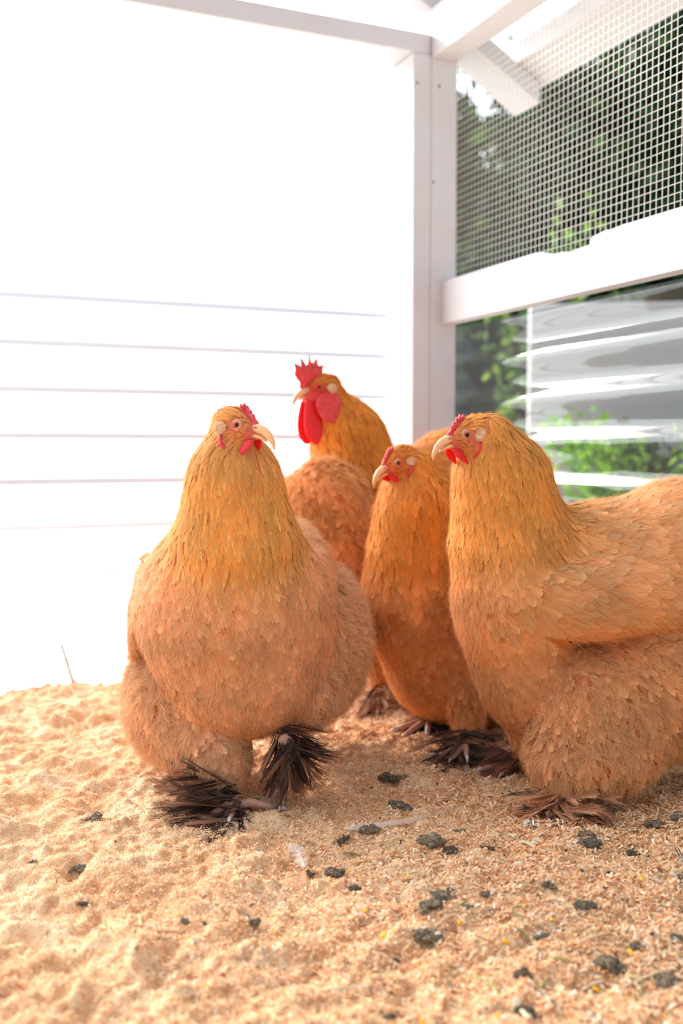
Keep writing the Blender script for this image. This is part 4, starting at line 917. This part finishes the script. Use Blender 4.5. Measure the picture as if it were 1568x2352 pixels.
loose_feather([(697, 2012), (690, 2040), (655, 2062)], 22, 'orange downy lower feather below the white downy one', lin(248, 205, 160), lin(244, 190, 140), vane=False, seed=3, rise=.005)
loose_feather([(1000, 2142), (1028, 2118), (1050, 2112), (1068, 2120)], 9, 'curled orange feather arching over a corn grain', lin(240, 190, 130), lin(246, 180, 120), seed=4, rise=.006)
loose_feather([(1568, 1995), (1556, 1975), (1549, 1962)], 8, 'thin brown feather cut by the right edge', lin(130, 90, 70), lin(150, 100, 75), seed=5, rise=.01)

# ------------------------------------------------------------------ outside: paving, pale wall, shrubs, trees
g_ = np.array([[-40, -10, -.06], [40, -10, -.06], [40, 60, -.06], [-40, 60, -.06]])
tag(mesh_np('ground', g_, [np.array([[0, 1, 2, 3]])], M_PAVING, smooth=False), kind='structure')
def foliage(root, name, centres, n, size, pal, seed, shell=.6):
    r = np.random.default_rng(seed); V, C = [], []
    ws = np.array([c[3] * c[4] * c[5] for c in centres]) ** .67; ws /= ws.sum()
    for c, w_ in zip(centres, ws):
        m = int(n * w_); d = norm(r.normal(size=(m, 3))); rad = shell + (1 - shell) * r.random((m, 1)); P = np.array(c[:3]) + d * rad * np.array(c[3:6])
        P += r.normal(size=(m, 3)) * size * .8
        a = norm(r.normal(size=(m, 3)) + [0, 0, -.4]); b = norm(np.cross(a, r.normal(size=(m, 3)))); L_ = size * (.6 + .8 * r.random((m, 1))); Wd = L_ * .28
        V.append(np.stack([P - a * L_ / 2, P - b * Wd, P + a * L_ / 2, P + b * Wd], 1).reshape(-1, 3))
        cc_ = pal[r.integers(0, len(pal), m)] * (.6 + .7 * r.random((m, 1))); C.append(np.repeat(cc_, 4, 0))
    V = np.concatenate(V); C = np.concatenate(C); i = np.arange(len(V) // 4)[:, None] * 4
    return mesh_np(name, V, [i + [0, 1, 2, 3]], M_LEAF, root, col=C, smooth=False)
PDARK = np.stack([lin(30, 60, 36), lin(38, 74, 44), lin(50, 70, 40), lin(26, 50, 38), lin(70, 100, 50)])
PMID = np.stack([lin(90, 130, 50), lin(120, 160, 60), lin(60, 100, 45), lin(150, 180, 70)])
PBRIGHT = np.stack([lin(150, 200, 50), lin(120, 180, 50), lin(90, 140, 50), lin(170, 215, 80)])
def tree(x, y, h_, rx, n, size, pal, label, seed, name='tree'):
    root = empty(name, (x, y, -.06)); tag(root, label, 'tree' if name == 'tree' else 'shrub', group='trees beyond the side panel' if name == 'tree' else 'shrubs beyond the side panel')
    r = np.random.default_rng(seed)
    cs = [(x + r.normal() * rx * .4, y + r.normal() * rx * .4, h_ * (.25 + .75 * k / 6), rx * (.55 + .3 * r.random()), rx * (.55 + .3 * r.random()), h_ * .22) for k in range(7)]
    foliage(root, 'crown' if name == 'tree' else 'leaves', cs, n, size, pal, seed, .25)
    cyl_between('trunk' if name == 'tree' else 'stem', (x, y, -.06), (x, y, h_ * .8), rx * .07, rx * .03, M_BARK, root)
for i, (x, y, h_, rx, lb) in enumerate([(.76, 5.6, 2.06, .36, 'dark leafy tree seen through the mesh right beside the corner post'), (1.12, 5.5, 2.03, .34, 'dark leafy tree behind the white rafter tail, second from the post'), (1.48, 5.5, 2.1, .32, 'dark leafy tree third from the post, in the middle of the mesh view'),
    (1.86, 5.6, 2.42, .36, 'dark leafy tree at the right end of the mesh view'), (2.35, 5.6, 2.7, .40, 'dark tree just past the right end of the mesh view'), (1.25, 6.9, 2.1, .50, 'far dark tree filling gaps behind the first trees'), (1.95, 6.9, 2.4, .55, 'far dark tree behind the right end of the mesh view'), (3.1, 5.4, 3.0, .6, 'dark tree well beyond the right edge of the mesh')]):
    tree(x, y, h_, rx, 9000, .10, PDARK, lb, 51 + i)
tree(.92, 4.6, 1.25, .24, 500, .06, PMID, 'yellow-green shrub low behind the left end of the mesh', 56, 'shrub')
tree(1.45, 4.5, 1.0, .24, 350, .06, PMID, 'sparse light green shrub behind the chewed rail', 58, 'shrub')
for i, (x, y) in enumerate([(.80, 3.0), (1.05, 2.9), (1.32, 2.75), (1.6, 2.6)]):
    tree(x, y, .44 - .02 * i, .17, 1100, .035, PBRIGHT, ['bright green shrub low behind the right hen neck', 'bright green shrub behind the clear panel, second from the neck', 'bright green shrub behind the clear panel over the right hen back', 'bright green shrub at the right edge behind the clear panel'][i], 60 + i, 'shrub')
for i, (x, y) in enumerate([(.95, 3.22), (1.30, 3.1), (1.68, 3.0)]):
    tree(x, y, .40, .20, 1600, .04, PDARK, ['dark low shrub between the bright shrubs and the pale wall, nearest the post', 'dark low shrub between the bright shrubs and the pale wall, in the middle', 'dark low shrub between the bright shrubs and the pale wall, at the right edge'][i], 80 + i, 'shrub')
# pale low wall beyond the clear panel
def plain_box(name, c, sx, sy, sz, yaw, mat, label, cat):
    a = R(yaw); ux = np.array([math.cos(a), math.sin(a), 0]); uy = np.array([-math.sin(a), math.cos(a), 0]); c = np.array(c)
    P = [c + i * ux * sx / 2 + j * uy * sy / 2 + [0, 0, k * sz] for i in (-1, 1) for j in (-1, 1) for k in (0, 1)]
    Fc = [[0, 1, 3, 2], [4, 6, 7, 5], [0, 4, 5, 1], [2, 3, 7, 6], [0, 2, 6, 4], [1, 5, 7, 3]]
    o = mesh_np(name, P, [np.array(Fc)], mat, smooth=False); b = o.modifiers.new('b', 'BEVEL'); b.width = .01; b.segments = 2
    return tag(o, label, cat)
plain_box('garden_wall', (1.85, 3.45, -.06), 2.4, .12, .98, -8, M_STONE, 'pale low garden wall seen through the clear corrugated panel', 'wall')
